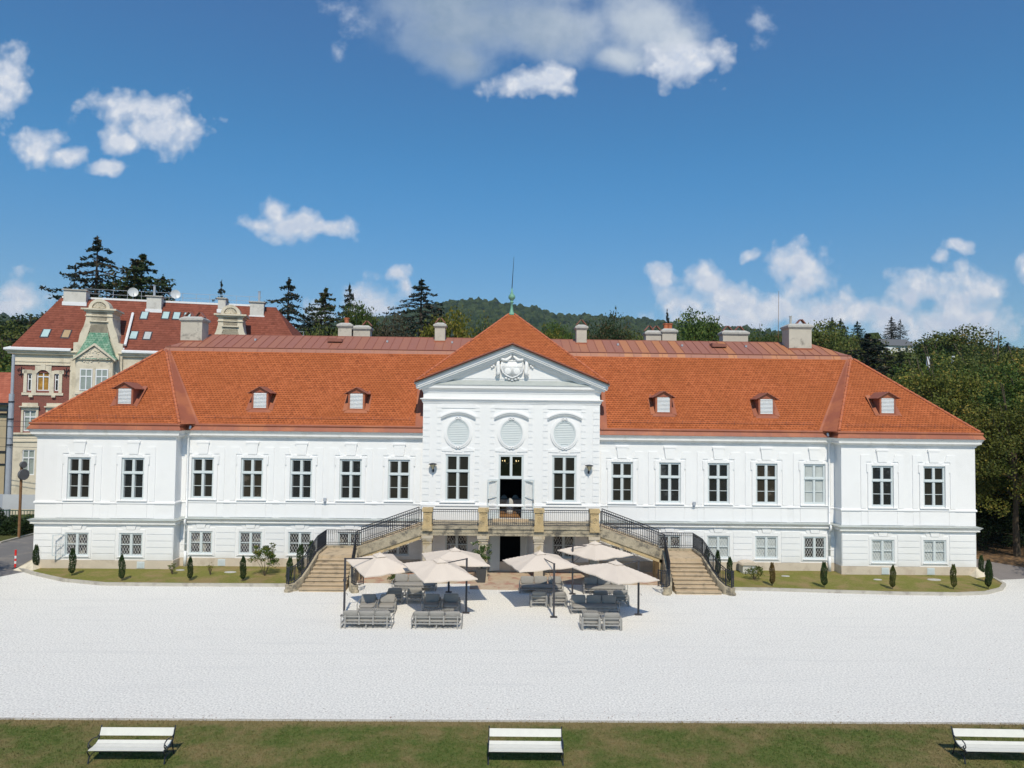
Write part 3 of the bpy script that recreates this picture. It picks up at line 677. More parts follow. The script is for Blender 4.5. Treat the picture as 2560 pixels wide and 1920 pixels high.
# far forest on the hill: too many crowns to count
def forest():
    rng = np.random.default_rng(5)
    ico = bpy.data.meshes.new('ico'); import bmesh
    bm = bmesh.new(); bmesh.ops.create_icosphere(bm, subdivisions=2, radius=1); bm.to_mesh(ico); bm.free()
    bv = np.array([v.co for v in ico.vertices]); bf = np.array([p.vertices for p in ico.polygons]); bpy.data.meshes.remove(ico)
    V = []; F = []; off = 0
    def sc(n, y0, y1, fn, r0_, r1_, u0_, u1_, pw):
        nonlocal off
        y = y0+(y1-y0)*rng.random(n)**pw; u = rng.uniform(u0_, u1_, n); x = u*(y+42.6)
        z = fn(x, y); r = rng.uniform(r0_, r1_, n)
        for i in range(n):
            nz = 1+rng.normal(0, .14, len(bv)); s = bv*nz[:, None]*np.array([r[i], r[i], r[i]*rng.uniform(.9, 1.5)])
            V.append(s+np.array([x[i], y[i], z[i]+r[i]*.8])); F.append(bf+off); off += len(bv)
    sc(7600, 760, 1530, hill, 5.5, 9.5, -.75, .8, .8)
    sc(1500, 420, 760, lambda x, y: np.where(y < 600, terr(x, y), hill(x, y)), 4.5, 7.5, -.75, .8, 1)
    sc(800, 235, 420, terr, 3.2, 5.2, -.78, .82, 1)
    V = np.concatenate(V); F = np.concatenate(F)
    me = bpy.data.meshes.new('forest'); me.from_pydata(V.tolist(), [], F.tolist())
    m = bpy.data.materials.new('forest_crowns'); m.use_nodes = True; q = NT(m.node_tree); b = q.n['Principled BSDF']
    ge = q.n.new('ShaderNodeNewGeometry'); c = q.mix(ge.outputs['Random Per Island'], (.018, .036, .013, 1), (.056, .080, .026, 1))
    hs = q.n.new('ShaderNodeHueSaturation'); q.put(hs.inputs['Color'], c); q.put(hs.inputs['Value'], q.ramp(q.noise(ge.outputs['Position'], .5, 5, .75), .3, .7, .45, 1.5))
    q.put(b.inputs['Base Color'], hs.outputs[0]); b.inputs['Roughness'].default_value = .9; b.inputs['Specular IOR Level'].default_value = .1
    bp = q.n.new('ShaderNodeBump'); bp.inputs['Distance'].default_value = 1.2; q.put(bp.inputs['Height'], q.noise(ge.outputs['Position'], .9, 4, .7)); q.l.new(bp.outputs[0], b.inputs['Normal'])
    me.materials.append(m); o = bpy.data.objects.new('forest', me); COL.objects.link(o)
    tag(o, 'distant mixed forest covering the hills behind the palace', 'forest', kind='stuff')
forest()

# ================================================================== the palace
PAL = thing('palace', 'long white baroque palace with orange tiled roof, central pediment and coat of arms', 'palace')
WY, MY, RY = -.85, 0.0, -.4       # wall planes of the wings, the long sides and the centre
UW = [25.02, 21.93, 18.27, 15.36, 12.46, 9.53, 6.66]

def wall_panel(mb, x0, x1, z0, z1, y, holes, depth=.16):
    """front wall sheet at plane y with rectangular holes and their reveals"""
    xs = sorted({x0, x1, *[h[0] for h in holes], *[h[1] for h in holes]}); zs = sorted({z0, z1, *[h[2] for h in holes], *[h[3] for h in holes]})
    for i in range(len(xs)-1):
        for j in range(len(zs)-1):
            cx, cz = (xs[i]+xs[i+1])/2, (zs[j]+zs[j+1])/2
            if any(h[0] < cx < h[1] and h[2] < cz < h[3] for h in holes): continue
            mb.face([(xs[i], y, zs[j]), (xs[i+1], y, zs[j]), (xs[i+1], y, zs[j+1]), (xs[i], y, zs[j+1])])
    for a, b, c, d in holes:
        e = y+depth
        mb.face([(a, y, c), (a, y, d), (a, e, d), (a, e, c)]); mb.face([(b, y, d), (b, y, c), (b, e, c), (b, e, d)])
        mb.face([(a, y, d), (b, y, d), (b, e, d), (a, e, d)]); mb.face([(b, y, c), (a, y, c), (a, e, c), (b, e, c)])

def hole(x, w, z0, z1): return (x-w/2, x+w/2, z0, z1)
w = MB()
for s in (-1, 1):
    for grp, y, a, b in ((UW[:2], WY, 19.5, 27.5), (UW[2:], MY, 5.25, 19.5)):
        hs = []
        for x in grp:
            hs += [hole(s*x, 1.31, 4.08, 6.48), hole(s*x, 1.34, .82, 2.14)]
        x0, x1 = sorted((s*a, s*b)); wall_panel(w, x0, x1, 0, 8.2, y, hs)
    w.face([(s*19.5, WY, 0), (s*19.5, MY, 0), (s*19.5, MY, 8.2), (s*19.5, WY, 8.2)])
    w.face([(s*27.5, WY, 0), (s*27.5, 14, 0), (s*27.5, 14, 8.2), (s*27.5, WY, 8.2)])
    w.face([(s*5.25, RY, 0), (s*5.25, 3.2, 0), (s*5.25, 3.2, 11.2), (s*5.25, RY, 11.2)])
w.face([(27.5, 14, 0), (-27.5, 14, 0), (-27.5, 14, 8.2), (27.5, 14, 8.2)])
hs = [hole(s*3.15, 1.43, 4.12, 6.84) for s in (-1, 1)]+[hole(s*3.15, 1.34, .82, 2.3) for s in (-1, 1)]+[hole(0, 1.47, 3.12, 6.84), hole(0, 1.4, .1, 2.45)]
wall_panel(w, -5.25, 5.25, 0, 11.2, RY, hs)
w.build('wall', WHITE, PAL)

# raised plaster: rustication below, window fields, surrounds and keystones above
fld = MB()
CO = [(.60, .955), (.985, 1.325), (1.355, 1.695), (1.725, 2.065), (2.095, 2.435)]
def courses(a, b, y, xs, hw=.86):
    ed = [a]+[v for x in sorted(xs) for v in (x-hw, x+hw)]+[b]
    for i in range(0, len(ed), 2):
        if ed[i+1]-ed[i] > .12:
            for z0, z1 in CO: rus.box(ed[i]+.03, ed[i+1]-.03, y-.034, y+.01, z0, z1)
for s in (-1, 1):
    for grp, y, a, b in ((UW[:2], WY, 19.5, 27.5), (UW[2:], MY, 5.25, 19.5)):
        rus = MB(); x0, x1 = sorted((s*a, s*b)); courses(x0, x1, y, [s*x for x in grp])
        for x in grp:
            x *= s
            # lower window surround and keystone
            for bx in ((x-.82, x-.68, .70, 2.34), (x+.68, x+.82, .70, 2.34), (x-.677, x+.677, 2.15, 2.34), (x-.677, x+.677, .70, .81)):
                rus.box(bx[0], bx[1], y-.035, y+.01, bx[2], bx[3])
            rus.prism([(x-.22, 2.345), (x+.22, 2.345), (x+.31, 2.66), (x-.31, 2.66)], y-.06, y+.01)
            rus.prism([(x-.46, 2.345), (x-.25, 2.345), (x-.35, 2.62), (x-.6, 2.62)], y-.036, y+.01); rus.prism([(x+.25, 2.345), (x+.46, 2.345), (x+.6, 2.62), (x+.35, 2.62)], y-.036, y+.01)
            # upper field in two halves leaving the keystone slot
            for k in (-1, 1):
                p = [(x+k*.96, 3.97), (x+k*1.28, 3.97), (x+k*1.28, 7.12), (x+k*.76, 7.12), (x+k*.64, 6.72), (x+k*.96, 6.72)]
                fld.prism(p if k > 0 else p[::-1], y-.042, y+.01)
                fld.box(*sorted((x+k*.655, x+k*.87)), y-.062, y+.01, 3.97, 6.60)
                fld.box(*sorted((x+k*.873, x+k*.945)), y-.060, y+.01, 6.10, 6.60)
            fld.box(x-.652, x+.652, y-.062, y+.01, 6.49, 6.60); fld.box(x-.5, x+.5, y-.055, y+.01, 6.603, 6.69)
            fld.prism([(x-.26, 6.70), (x+.26, 6.70), (x+.34, 7.34), (x-.34, 7.34)], y-.08, y+.01)
            fld.box(x-.38, x+.38, y-.10, y+.01, 7.343, 7.45)
            fld.box(x-1.26, x-.89, y-.02, y+.01, 3.0, 3.80); fld.box(x+.89, x+1.26, y-.02, y+.01, 3.0, 3.80); fld.box(x-.86, x+.86, y-.032, y+.01, 3.0, 3.80)
        rus.build('rusticated_plaster', WHITE, PAL)
for sx in (-1, 1):
    rus = MB()
    a, b = sorted((sx*.95, sx*5.22)); courses(a, b, RY, [sx*3.15])
    x = sx*3.15
    for bx in ((x-.82, x-.68, .70, 2.44), (x+.68, x+.82, .70, 2.44), (x-.677, x+.677, 2.31, 2.44)): rus.box(bx[0], bx[1], RY-.035, RY+.01, bx[2], bx[3])
    rus.build('rusticated_plaster', WHITE, PAL)

# centre bay decoration
for x in (-3.15, 0, 3.15):
    y = RY
    for k in (-1, 1):
        fld.box(*sorted((x+k*.74, x+k*.90)), y-.04, y+.01, 3.97 if x else 3.2, 6.98)
        z = 4.1
        while z < 9.6:
            if x or z > 5.6: fld.box(*sorted((x+k*.99, x+k*1.27)), y-.03, y+.01, z, min(z+.345, 9.62))
            z += .38
    fld.box(x-.735, x+.735, y-.04, y+.01, 6.86, 6.98)
    fld.prism([(x-.25, 6.99), (x+.25, 6.99), (x+.30, 7.16), (x-.30, 7.16)], y-.06, y+.01)
    # scrolled apron over the window
    for k in (-1, 1):
        pts = [(x+k*.32, 7.03), (x+k*.95, 7.06), (x+k*.95, 7.17), (x+k*.62, 7.24), (x+k*.45, 7.34), (x+k*.36, 7.22)]
        fld.prism(pts if k > 0 else pts[::-1], y-.05, y+.01)
        # scalloped panel head
        arc = [(x+k*(.98+.30*(1-math.cos(t))), 9.63+.26*(1-math.sin(t))) for t in (0, .4, .8, 1.2, 1.57)]
    fld.prism([(x-1.28, 9.60), (x+1.28, 9.60), (x+1.22, 9.68), (x+1.08, 9.74), (x+1.0, 9.84), (x-1.0, 9.84), (x-1.08, 9.74), (x-1.22, 9.68)], y-.045, y+.01)
    # segmental hood
    n = 14; hw = 1.02
    for o, t0, t1 in ((.19, .0, .10), (.13, -.09, 0.0)):
        for i in range(n):
            q0, q1 = -1+2*i/n, -1+2*(i+1)/n
            za, zb = 9.34-.30*q0*q0, 9.34-.30*q1*q1
            fld.prism([(x+q0*hw, za+t0), (x+q1*hw, zb+t0), (x+q1*hw, zb+t1), (x+q0*hw, za+t1)], y-o, y+.01)
for s in (-1, 1):
    z = 4.1
    while z < 9.6:
        fld.box(*sorted((s*4.84, s*5.22)), RY-.03, RY+.01, z, min(z+.345, 9.62)); z += .38
    fld.box(*sorted((s*4.45, s*5.25)), RY-.05, RY+.01, 3.05, 3.98)
    fld.box(*sorted((s*1.3, s*1.85)), RY-.05, RY+.01, 3.05, 3.98)
fld.build('plaster_mouldings', TRIM, PAL)

# string courses, sill bands, plinth, eaves cornice
def path_half(s, inner, outer_back=14):
    p = [(-27.5, outer_back), (-27.5, WY), (-19.5, WY), (-19.5, MY), (-inner, MY)]
    if s < 0: return p
    return [(-x, y) for x, y in reversed(p)]
def mouldings(name, prof, m, inner=5.25, centre=None):
    b = MB()
    for s in (-1, 1): b.sweep(path_half(s, inner), prof)
    if centre: b.sweep([(-5.25, .0), (-5.25, RY), (5.25, RY), (5.25, .0)], centre)
    return b.build(name, m, PAL)
mouldings('plinth', [(-.05, 0), (.045, 0), (.045, .585), (-.05, .585)], PLINTH, centre=[(-.05, 0), (.04, 0), (.04, .585), (-.05, .585)])
SC_ = [(-.02, 2.60), (.04, 2.60), (.05, 2.65), (.15, 2.655), (.16, 2.70), (.13, 2.72), (.19, 2.82), (.25, 2.88), (.26, 2.90), (-.02, 2.96)]
mouldings('string_course', SC_, CORN, centre=[(a_*.8, z_) for a_, z_ in SC_])
mouldings('string_course_sheet', [(.265, 2.885), (.275, 2.905), (-.02, 2.985), (-.02, 2.965)], LEAD, centre=[(.215, 2.885), (.225, 2.905), (-.02, 2.975), (-.02, 2.965)])
mouldings('sill_band', [(-.02, 3.83), (.06, 3.83), (.06, 3.90), (.035, 3.95), (-.02, 3.96)], TRIM, centre=[(-.02, 3.83), (.07, 3.83), (.07, 3.90), (.04, 3.96), (-.02, 3.96)])
mouldings('eaves_cornice', [(-.02, 7.60), (.05, 7.60), (.06, 7.68), (.10, 7.72), (.24, 7.80), (.25, 7.81), (.25, 7.91), (.26, 7.92), (.33, 8.04), (.36, 8.09), (.36, 8.11), (-.02, 8.2)], CORN)
mouldings('eaves_flashing', [(.2, 8.11), (.40, 8.10), (.40, 8.12), (.27, 8.36), (.2, 8.36)], SHEET)
# folded seams of the flashing
b = MB()
for s in (-1, 1):
    for y, a, c in ((WY, 19.8, 27.5), (MY, 5.4, 19.2)):
        x = a
        while x < c:
            b.face([(s*x, y-.412, 8.115), (s*(x+.03), y-.412, 8.115), (s*(x+.03), y-.28, 8.362), (s*x, y-.28, 8.362)]); x += .92
b.build('flashing_seam', SHEETB, PAL)
gt = MB()
for s in (-1, 1):
    gt.sweep(path_half(s, 5.3, 14.2), [(.26+.075*math.cos(t), 8.43+.075*math.sin(t)) for t in [i*math.pi/4 for i in range(9)]])
gt.build('gutter', SHEET, PAL)
# ---- pediment
def cornice_front(mb, prof, hx, y0):
    mb.sweep([(-hx, y0+.6), (-hx, y0), (hx, y0), (hx, y0+.6)], prof)
b = MB()
cornice_front(b, [(-.02, 10.50), (.03, 10.50), (.04, 10.58), (.11, 10.70), (.20, 10.77), (.23, 10.78), (.23, 10.90), (.26, 10.965), (.26, 10.975), (-.02, 11.24)], 5.25, RY)
cornice_front(b, [(-.02, 9.88), (.03, 9.88), (.04, 9.95), (.08, 9.98), (.09, 10.07), (.17, 10.10), (.18, 10.15), (-.02, 10.19)], 5.25, RY)
PED = b.build('pediment', TRIM, PAL)
lg = MB(); lg.face([(-5.5, RY-.272, 10.985), (5.5, RY-.272, 10.985), (5.0, RY-.03, 11.262), (-5.0, RY-.03, 11.262)]); lg.face([(-5.5, RY-.272, 10.985), (5.5, RY-.272, 10.985), (5.5, RY-.272, 10.96), (-5.5, RY-.272, 10.96)])
lg.build('lead_ledge', LEAD, PED)
ty = MB(); ty.prism([(-5.2, 11.1), (5.2, 11.1), (0, 13.05)], RY-.002, RY+.3); ty.prism([(-3.6, 11.36), (3.6, 11.36), (0, 12.72)], RY-.03, RY-.003)
ty.build('tympanum', WHITE, PED)
rk = MB(); sl = .402
for s in (-1, 1):
    for top, bot, out, hx in ((-.06, -.26, .46, 5.66), (-.264, -.36, .41, 5.62), (-.364, -.48, .31, 5.5), (-.484, -.62, .18, 5.3)):
        A = 13.33
        p = [(0, A+bot), (s*hx, A+bot-sl*hx), (s*hx, A+top-sl*hx), (0, A+top)]
        rk.prism(p if s > 0 else p[::-1], RY-out, RY+.5)
rk.build('raking_cornice', TRIM, PED)
rg = MB()
for s in (-1, 1):
    p = [(0, 13.33-.055), (s*5.74, 13.275-sl*5.74), (s*5.74, 13.35-sl*5.74), (0, 13.35)]
    rg.prism(p if s > 0 else p[::-1], RY-.52, RY+.3)
rg.build('raking_gutter', LEAD, PED)
for s in (-1, 1):
    q = MB(); p = [(0, 13.352), (s*5.76, 13.352-sl*5.76), (s*5.76, 13.49-sl*5.76), (0, 13.49)]; q.prism(p if s > 0 else p[::-1], RY-.50, RY-.2); q.build('verge_sheet', SHEETB, PED)
# ---- coat of arms in relief
c = MB(); y = RY-.06; Z = 12.05
sh = [(-.50, .33), (-.30, .42), (0, .36), (.30, .42), (.50, .33), (.54, 0), (.46, -.28), (.24, -.48), (0, -.60), (-.24, -.48), (-.46, -.28), (-.54, 0)]
c.prism([(x, Z+z) for x, z in reversed(sh)][::-1][::-1], y-.14, y+.05)
c.tube([(x, y-.14, Z+z) for x, z in sh+[sh[0]]], .035, 6)
for k in (-1, 1):
    c.tube([(k*.02, y-.15, Z+.30), (k*.02, y-.16, Z-.50)], .016, 5)
    c.tube([(k*.02, y-.15, Z+.05), (k*.50, y-.15, Z+.05)], .014, 5)
    c.ell((k*.22, y-.13, Z-.20), (.17, .035, .19))
    c.ell((k*.68, y-.10, Z+.62), (.12, .11, .11))                                      # knots of the mantle
    c.tube([(k*.60, y-.12, Z+.62), (k*.46, y-.16, Z+.44), (k*.28, y-.18, Z+.42), (k*.12, y-.16, Z+.58), (k*.06, y-.12, Z+.72)], [.07, .09, .10, .07, .05], 8)   # swags
    c.tube([(k*.68, y-.08, Z+.55), (k*.70, y-.10, Z+.1), (k*.66, y-.10, Z-.25), (k*.71, y-.1, Z-.45)], [.06, .10, .09, .12], 8)                              # hanging folds
    c.ell((k*.70, y-.08, Z-.48), (.09, .08, .08))
    for i, (dx, dz) in enumerate(((.86, .52), (.93, .40), (.88, .28), (.97, .20), (.90, .10), (.99, .02))): c.ell((k*dx, y-.05, Z+dz), (.055, .06, .065), 8, 6)
    c.ell((k*.17, y-.13, Z+.93), (.22, .14, .15)); c.tube([(k*.05, y-.14, Z+.76), (k*.30, y-.13, Z+.78), (k*.33, y-.1, Z+.84)], .045, 6)
for x, z in ((-.3, -.60), (-.15, -.66), (0, -.72), (.15, -.66), (.3, -.60)): c.ell((x, y-.06, Z+z), (.07, .06, .06), 8, 6)
c.ell((0, y-.14, Z+1.04), (.08, .08, .10), 8, 6)
c.v = [(x_*1.22, y_, Z+(z_-Z)*1.04-.02) for x_, y_, z_ in c.v]
c.build('coat_of_arms', TRIM, PED, smooth=True)

# ---- oval louvred openings
def oval_window(x):
    z0 = 8.15; y = RY
    rg_ = MB(); n = 36
    for r0_, r1_, o in ((.66, .74, .10), (.742, .83, .07)):
        for i in range(n):
            a, b_ = 2*math.pi*i/n, 2*math.pi*(i+1)/n
            q = [((r0_ if j in (0, 3) else r1_)*math.cos(t), ((r0_ if j in (0, 3) else r1_)+.11)*math.sin(t)) for j, t in enumerate((a, a, b_, b_))]
            rg_.prism([(x+u, z0+v) for u, v in q], y-o, y-.001)
    for k in (-1, 1):
        for zz in (z0+.86, z0-.87): rg_.tube([(x+k*.09+.07*math.cos(t), y-.12, zz+.06*math.sin(t)) for t in [i*.7 for i in range(10)]], .03, 6)
    ro = rg_.build('oval_surround', TRIM, PAL)
    lv = MB(); lv.slab([(0, 0)]*0, 0, 0) if False else None
    k = 14
    for i in range(k):
        zc = -.72+1.44*(i+.5)/k; hw = .60*math.sqrt(max(0, 1-(zc/.76)**2))
        if hw > .05: lv.v += []; lv.face([(x-hw, y-.055, z0+zc-.045), (x+hw, y-.055, z0+zc-.045), (x+hw, y-.012, z0+zc+.05), (x-hw, y-.012, z0+zc+.05)]); lv.box(x-hw, x+hw, y-.06, y-.045, z0+zc-.055, z0+zc-.043)
    for i in range(n):
        a, b_ = 2*math.pi*i/n, 2*math.pi*(i+1)/n
        lv.prism([(x+.59*math.cos(a), z0+.69*math.sin(a)), (x+.655*math.cos(a), z0+.765*math.sin(a)), (x+.655*math.cos(b_), z0+.765*math.sin(b_)), (x+.59*math.cos(b_), z0+.69*math.sin(b_))], y-.075, y-.001)
    lv.face([(x+.6*math.cos(2*math.pi*i/n), y-.006, z0+.7*math.sin(2*math.pi*i/n)) for i in range(n)])
    lv.build('oval_louvre', WOODG, ro)
for x in (-3.15, 0, 3.15): oval_window(x)

# ---- windows
def upper_window(w_, h_, split=.64, name='window'):
    o = bpy.data.objects.new(name, None); COL.objects.link(o); o.parent = PAL
    f = MB(); t = .075
    f.box(-w_/2, -w_/2+t, -.012, .09, 0, h_); f.box(w_/2-t, w_/2, -.012, .09, 0, h_)
    f.box(-w_/2+t, w_/2-t, -.012, .09, 0, t*.9); f.box(-w_/2+t, w_/2-t, -.012, .09, h_-t, h_)
    zt = h_*split
    f.box(-w_/2+t, w_/2-t, -.03, .085, zt-.045, zt+.045); f.box(-w_/2+t-.02, w_/2-t+.02, -.05, -.012, zt-.052, zt-.03)
    f.box(-.042, .042, -.016, .08, t*.9, zt-.045); f.box(-.042, .042, -.016, .08, zt+.045, h_-t)
    for k in (-1, 1):
        a, b_ = sorted((k*.042, k*(w_/2-t)))
        for z0, z1 in ((t*.9, zt-.045), (zt+.045, h_-t)):
            f.box(a, a+.035, .0, .075, z0, z1); f.box(b_-.035, b_, .0, .075, z0, z1); f.box(a+.035, b_-.035, .0, .075, z0, z0+.04); f.box(a+.035, b_-.035, .0, .075, z1-.04, z1)
        zb = zt*.48; f.box(a+.035, b_-.035, .012, .07, zb-.014, zb+.014)
    p = MB(); p.box(-w_/2+.05, w_/2-.05, .065, .10, .04, h_-.04)
    fo = f.build('frame', WOODG, o); po = p.build('pane', PANE, o)
    q = MB(); k_ = .88 if w_ < 1.4 else 1.05; q.box(-k_, k_, -.15, -.035, -.105, -.05); q.build('sill', TRIM, o)
    # inner sashes standing open behind the outer glass read as pale strips
    q = MB()
    for k in (-1, 1):
        xx = -w_/2+t+.038 if k < 0 else .082
        for z0, z1 in ((t+.04, zt-.10), (zt+.10, h_-t-.05)): q.box(xx, xx+.05, .0635, .066, z0, z1)
    q.build('inner_sash', mat('inner_sash_grey', (.16, .175, .18), .5, .1), o)
    return o
def set_pane(win, m):
    for ch in win.children:
        if ch.name.startswith('pane'):
            ch.data = ch.data.copy(); ch.data.materials[0] = m
def lattice_window(w_, h_):
    o = bpy.data.objects.new('window', None); COL.objects.link(o); o.parent = PAL
    f = MB(); t = .06
    f.box(-w_/2, -w_/2+t, -.015, .09, 0, h_); f.box(w_/2-t, w_/2, -.015, .09, 0, h_); f.box(-w_/2+t, w_/2-t, -.015, .09, 0, t); f.box(-w_/2+t, w_/2-t, -.015, .09, h_-t, h_)
    f.box(-.05, .05, -.02, .085, t, h_-t)
    for k in (-1, 1):
        a, b_ = sorted((k*.05, k*(w_/2-t)))
        f.box(a, a+.025, -.005, .08, t, h_-t); f.box(b_-.025, b_, -.005, .08, t, h_-t)
        f.box(a+.025, b_-.025, -.002, .08, h_/2-.018, h_/2+.018); f.box(a+.025, b_-.025, -.002, .08, t, t+.03); f.box(a+.025, b_-.025, -.002, .08, h_-t-.03, h_-t)
    f.build('frame', WOODG, o); q = MB(); q.box(-.72, .72, -.11, -.035, -.055, -.008); q.build('sill', TRIM, o)
    p = MB(); p.box(-w_/2+.04, w_/2-.04, .075, .10, .03, h_-.03); p.build('pane', PANEM, o)
    g_ = MB(); r = .0085; dw, dh = .158, .29
    x0, x1, z0, z1 = -w_/2+t+.03, w_/2-t-.03, t+.03, h_-t-.03
    sl_ = dh/dw
    for sgn in (-1, 1):
        c0 = -12
        while c0 < 12:
            # line z = sgn*sl*(x) + c
            cc = c0*dh/1.0
            xs = []
            for xx in (x0, x1):
                zz = sgn*sl_*xx+cc+h_/2
                if z0 <= zz <= z1: xs.append((xx, zz))
            for zz in (z0, z1):
                xx = (zz-cc-h_/2)/(sgn*sl_)
                if x0 < xx < x1: xs.append((xx, zz))
            if len(xs) >= 2:
                (xa, za), (xb, zb) = xs[0], xs[1]
                g_.tube([(xa, .055+.004*sgn, za), (xb, .055+.004*sgn, zb)], r, 4, cap=False)
            c0 += 1
    g_.build('grille', GRILLE, o)
    return o
proto = upper_window(1.31, 2.40); first = True
for s in (-1, 1):
    for x in UW:
        y = (WY if x > 20 else MY)+.03
        o = proto if first else copy_tree(proto)
        first = False; o.location = (s*x, y, 4.08)
        q_ = int(x*7+s*3) % 3
        if q_ != 1: set_pane(o, PANE2 if q_ else PANE3)
        if s > 0 and x == 18.27: set_pane(o, PANEB); tag(o, 'window with pale drawn blinds')
for s in (-1, 1):
    o = upper_window(1.43, 2.72, .645); o.location = (s*3.15, RY+.03, 4.12)
proto = lattice_window(1.34, 1.32); first = True
for s in (-1, 1):
    for i, x in enumerate(UW):
        y = (WY if x > 20 else MY)+.03
        o = proto if first else copy_tree(proto)
        first = False; o.location = (s*x, y, .82)
        if s > 0 and i in (0, 1, 3, 4): set_pane(o, PANEB)
        if (s < 0 and i in (1, 4)) or (s > 0 and i == 2): set_pane(o, PANE)
    o = lattice_window(1.34, 1.48); o.location = (s*3.15, RY+.03, .82)
# open casement of the first ground-floor window
b = MB()
for bx in ((0, .05, 0, 1.2), (.60, .65, 0, 1.2), (.05, .60, 0, .05), (.05, .60, 1.15, 1.2), (.05, .60, .585, .615)): b.box(bx[0], bx[1], -.02, .02, bx[2], bx[3])
o = b.build('open_casement', WOODG, PAL, loc=(-25.66, WY-.02, .88)); o.rotation_euler = (0, 0, R_(180+38))
b = MB(); b.box(.05, .60, -.004, .004, .05, 1.15); b.build('pane', GLASS, o)

# ---- doors, dim hall behind
dr = bpy.data.objects.new('balcony_door', None); COL.objects.link(dr); dr.parent = PAL; dr.location = (0, RY, 3.12)
f = MB(); W2, H2 = .735, 3.72
f.box(-W2, -W2+.085, -.012, .12, 0, H2); f.box(W2-.085, W2, -.012, .12, 0, H2); f.box(-W2+.085, W2-.085, -.012, .12, H2-.085, H2)
f.box(-W2+.085, W2-.085, -.03, .12, 2.32, 2.44); f.box(-.045, .045, -.015, .1, 2.44, H2-.085)
for k in (-1, 1):
    a, b_ = sorted((k*.045, k*(W2-.085))); f.box(a, a+.03, 0, .09, 2.44, H2-.085); f.box(b_-.03, b_, 0, .09, 2.44, H2-.085); f.box(a+.03, b_-.03, 0, .09, 2.44, 2.49)
f.build('frame', WOODG, dr)
b = MB(); b.box(-.62, .62, .03, .045, 2.46, 3.62); b.build('pane', GLASS, dr)
for k in (-1, 1):
    lf = MB(); L = .66
    for bx in ((0, .10, 0, 2.3), (L-.08, L, 0, 2.3), (.10, L-.08, 2.2, 2.3), (.10, L-.08, 0, .42), (.10, L-.08, 1.26, 1.30)): lf.box(bx[0]*1, bx[1], -.022, .022, bx[2], bx[3])
    lf.box(.14, L-.12, -.034, -.022, .10, .17); lf.box(.14, L-.12, -.034, -.022, .24, .36)
    if k < 0: lf.v = [(-x, y_, z) for x, y_, z in lf.v]
    o = lf.build('door_leaf', WOODG, dr); o.location = (k*.735, -.03, .0); o.rotation_euler = (0, 0, -k*R_(14))
    p = MB(); p.box(*sorted((k*.10, k*(L-.08))), -.004, .004, .42, 2.2); p.build('pane', GLASS, o)
    h = MB(); h.box(*sorted((k*(L-.07), k*(L-.03))), -.06, -.022, .95, 1.15); h.build('handle', IRON, o)
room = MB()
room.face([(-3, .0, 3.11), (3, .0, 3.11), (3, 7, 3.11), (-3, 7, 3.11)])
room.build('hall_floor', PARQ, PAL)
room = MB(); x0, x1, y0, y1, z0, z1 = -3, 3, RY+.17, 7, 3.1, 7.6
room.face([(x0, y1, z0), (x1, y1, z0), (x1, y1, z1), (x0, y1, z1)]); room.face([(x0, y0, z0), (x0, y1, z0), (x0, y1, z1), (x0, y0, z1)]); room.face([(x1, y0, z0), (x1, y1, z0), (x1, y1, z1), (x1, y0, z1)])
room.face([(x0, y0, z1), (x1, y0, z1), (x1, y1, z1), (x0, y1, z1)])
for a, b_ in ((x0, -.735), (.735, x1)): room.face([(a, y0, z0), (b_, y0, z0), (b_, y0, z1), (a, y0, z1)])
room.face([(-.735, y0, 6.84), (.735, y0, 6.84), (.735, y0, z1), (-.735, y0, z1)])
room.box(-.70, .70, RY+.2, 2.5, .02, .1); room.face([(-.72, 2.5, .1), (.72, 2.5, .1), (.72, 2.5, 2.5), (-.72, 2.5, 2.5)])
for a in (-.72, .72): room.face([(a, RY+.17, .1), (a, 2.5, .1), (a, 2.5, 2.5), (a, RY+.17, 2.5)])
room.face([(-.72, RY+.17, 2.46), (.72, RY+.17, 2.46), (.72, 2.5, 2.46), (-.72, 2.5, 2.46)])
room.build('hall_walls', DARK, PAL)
gd = bpy.data.objects.new('garden_door', None); COL.objects.link(gd); gd.parent = PAL; gd.location = (0, RY, .1)
f = MB(); f.box(-.7, -.6, -.01, .12, 0, 2.35); f.box(.6, .7, -.01, .12, 0, 2.35); f.box(-.6, .6, -.01, .12, 2.25, 2.35); f.build('frame', WOODG, gd)
lf = MB(); lf.box(-.62, 0, -.022, .022, 0, 2.2)
for z0, z1 in ((.15, .7), (.85, 1.9)): lf.box(-.52, -.1, -.034, -.022, z0, z1)
o = lf.build('door_leaf', WOODG, gd, loc=(-.62, -.03, 0)); o.rotation_euler = (0, 0, R_(22)); h = MB(); h.box(-.58, -.54, -.07, -.022, 1.0, 1.2); h.build('handle', IRON, o)
lf.v = [(-x, y_, z) for x, y_, z in lf.v]; o = lf.build('door_leaf', WOODG, gd, loc=(.62, -.03, 0)); o.rotation_euler = (0, 0, -R_(55))
COVER = mat('white_cover', (.62, .62, .60), .9, .05)
def cover_chair(x, y, lab):
    t = thing('covered_chair', lab, 'chair', (x, y, 3.115), 0, 'white covered chairs in the dim hall')
    b = MB(); b.lathe([(.23, 0), (.24, .2), (.22, .46), (.20, .48), (.0, .49)], (0, 0, 0), 14); b.build('seat_cover', COVER, t, smooth=True)
    b = MB(); b.ell((0, -.17, .68), (.22, .05, .30), 14, 8); b.build('backrest', COVER, t, smooth=True)
cover_chair(-.02, 1.5, 'white covered chair nearest the open balcony door'); cover_chair(-.36, 3.4, 'white covered chair at the left of the table in the hall'); cover_chair(.36, 3.4, 'white covered chair at the right of the table in the hall')
t = thing('banquet_table', 'long table under a white cloth inside the open balcony door', 'table', (0, 2.9, 3.115))
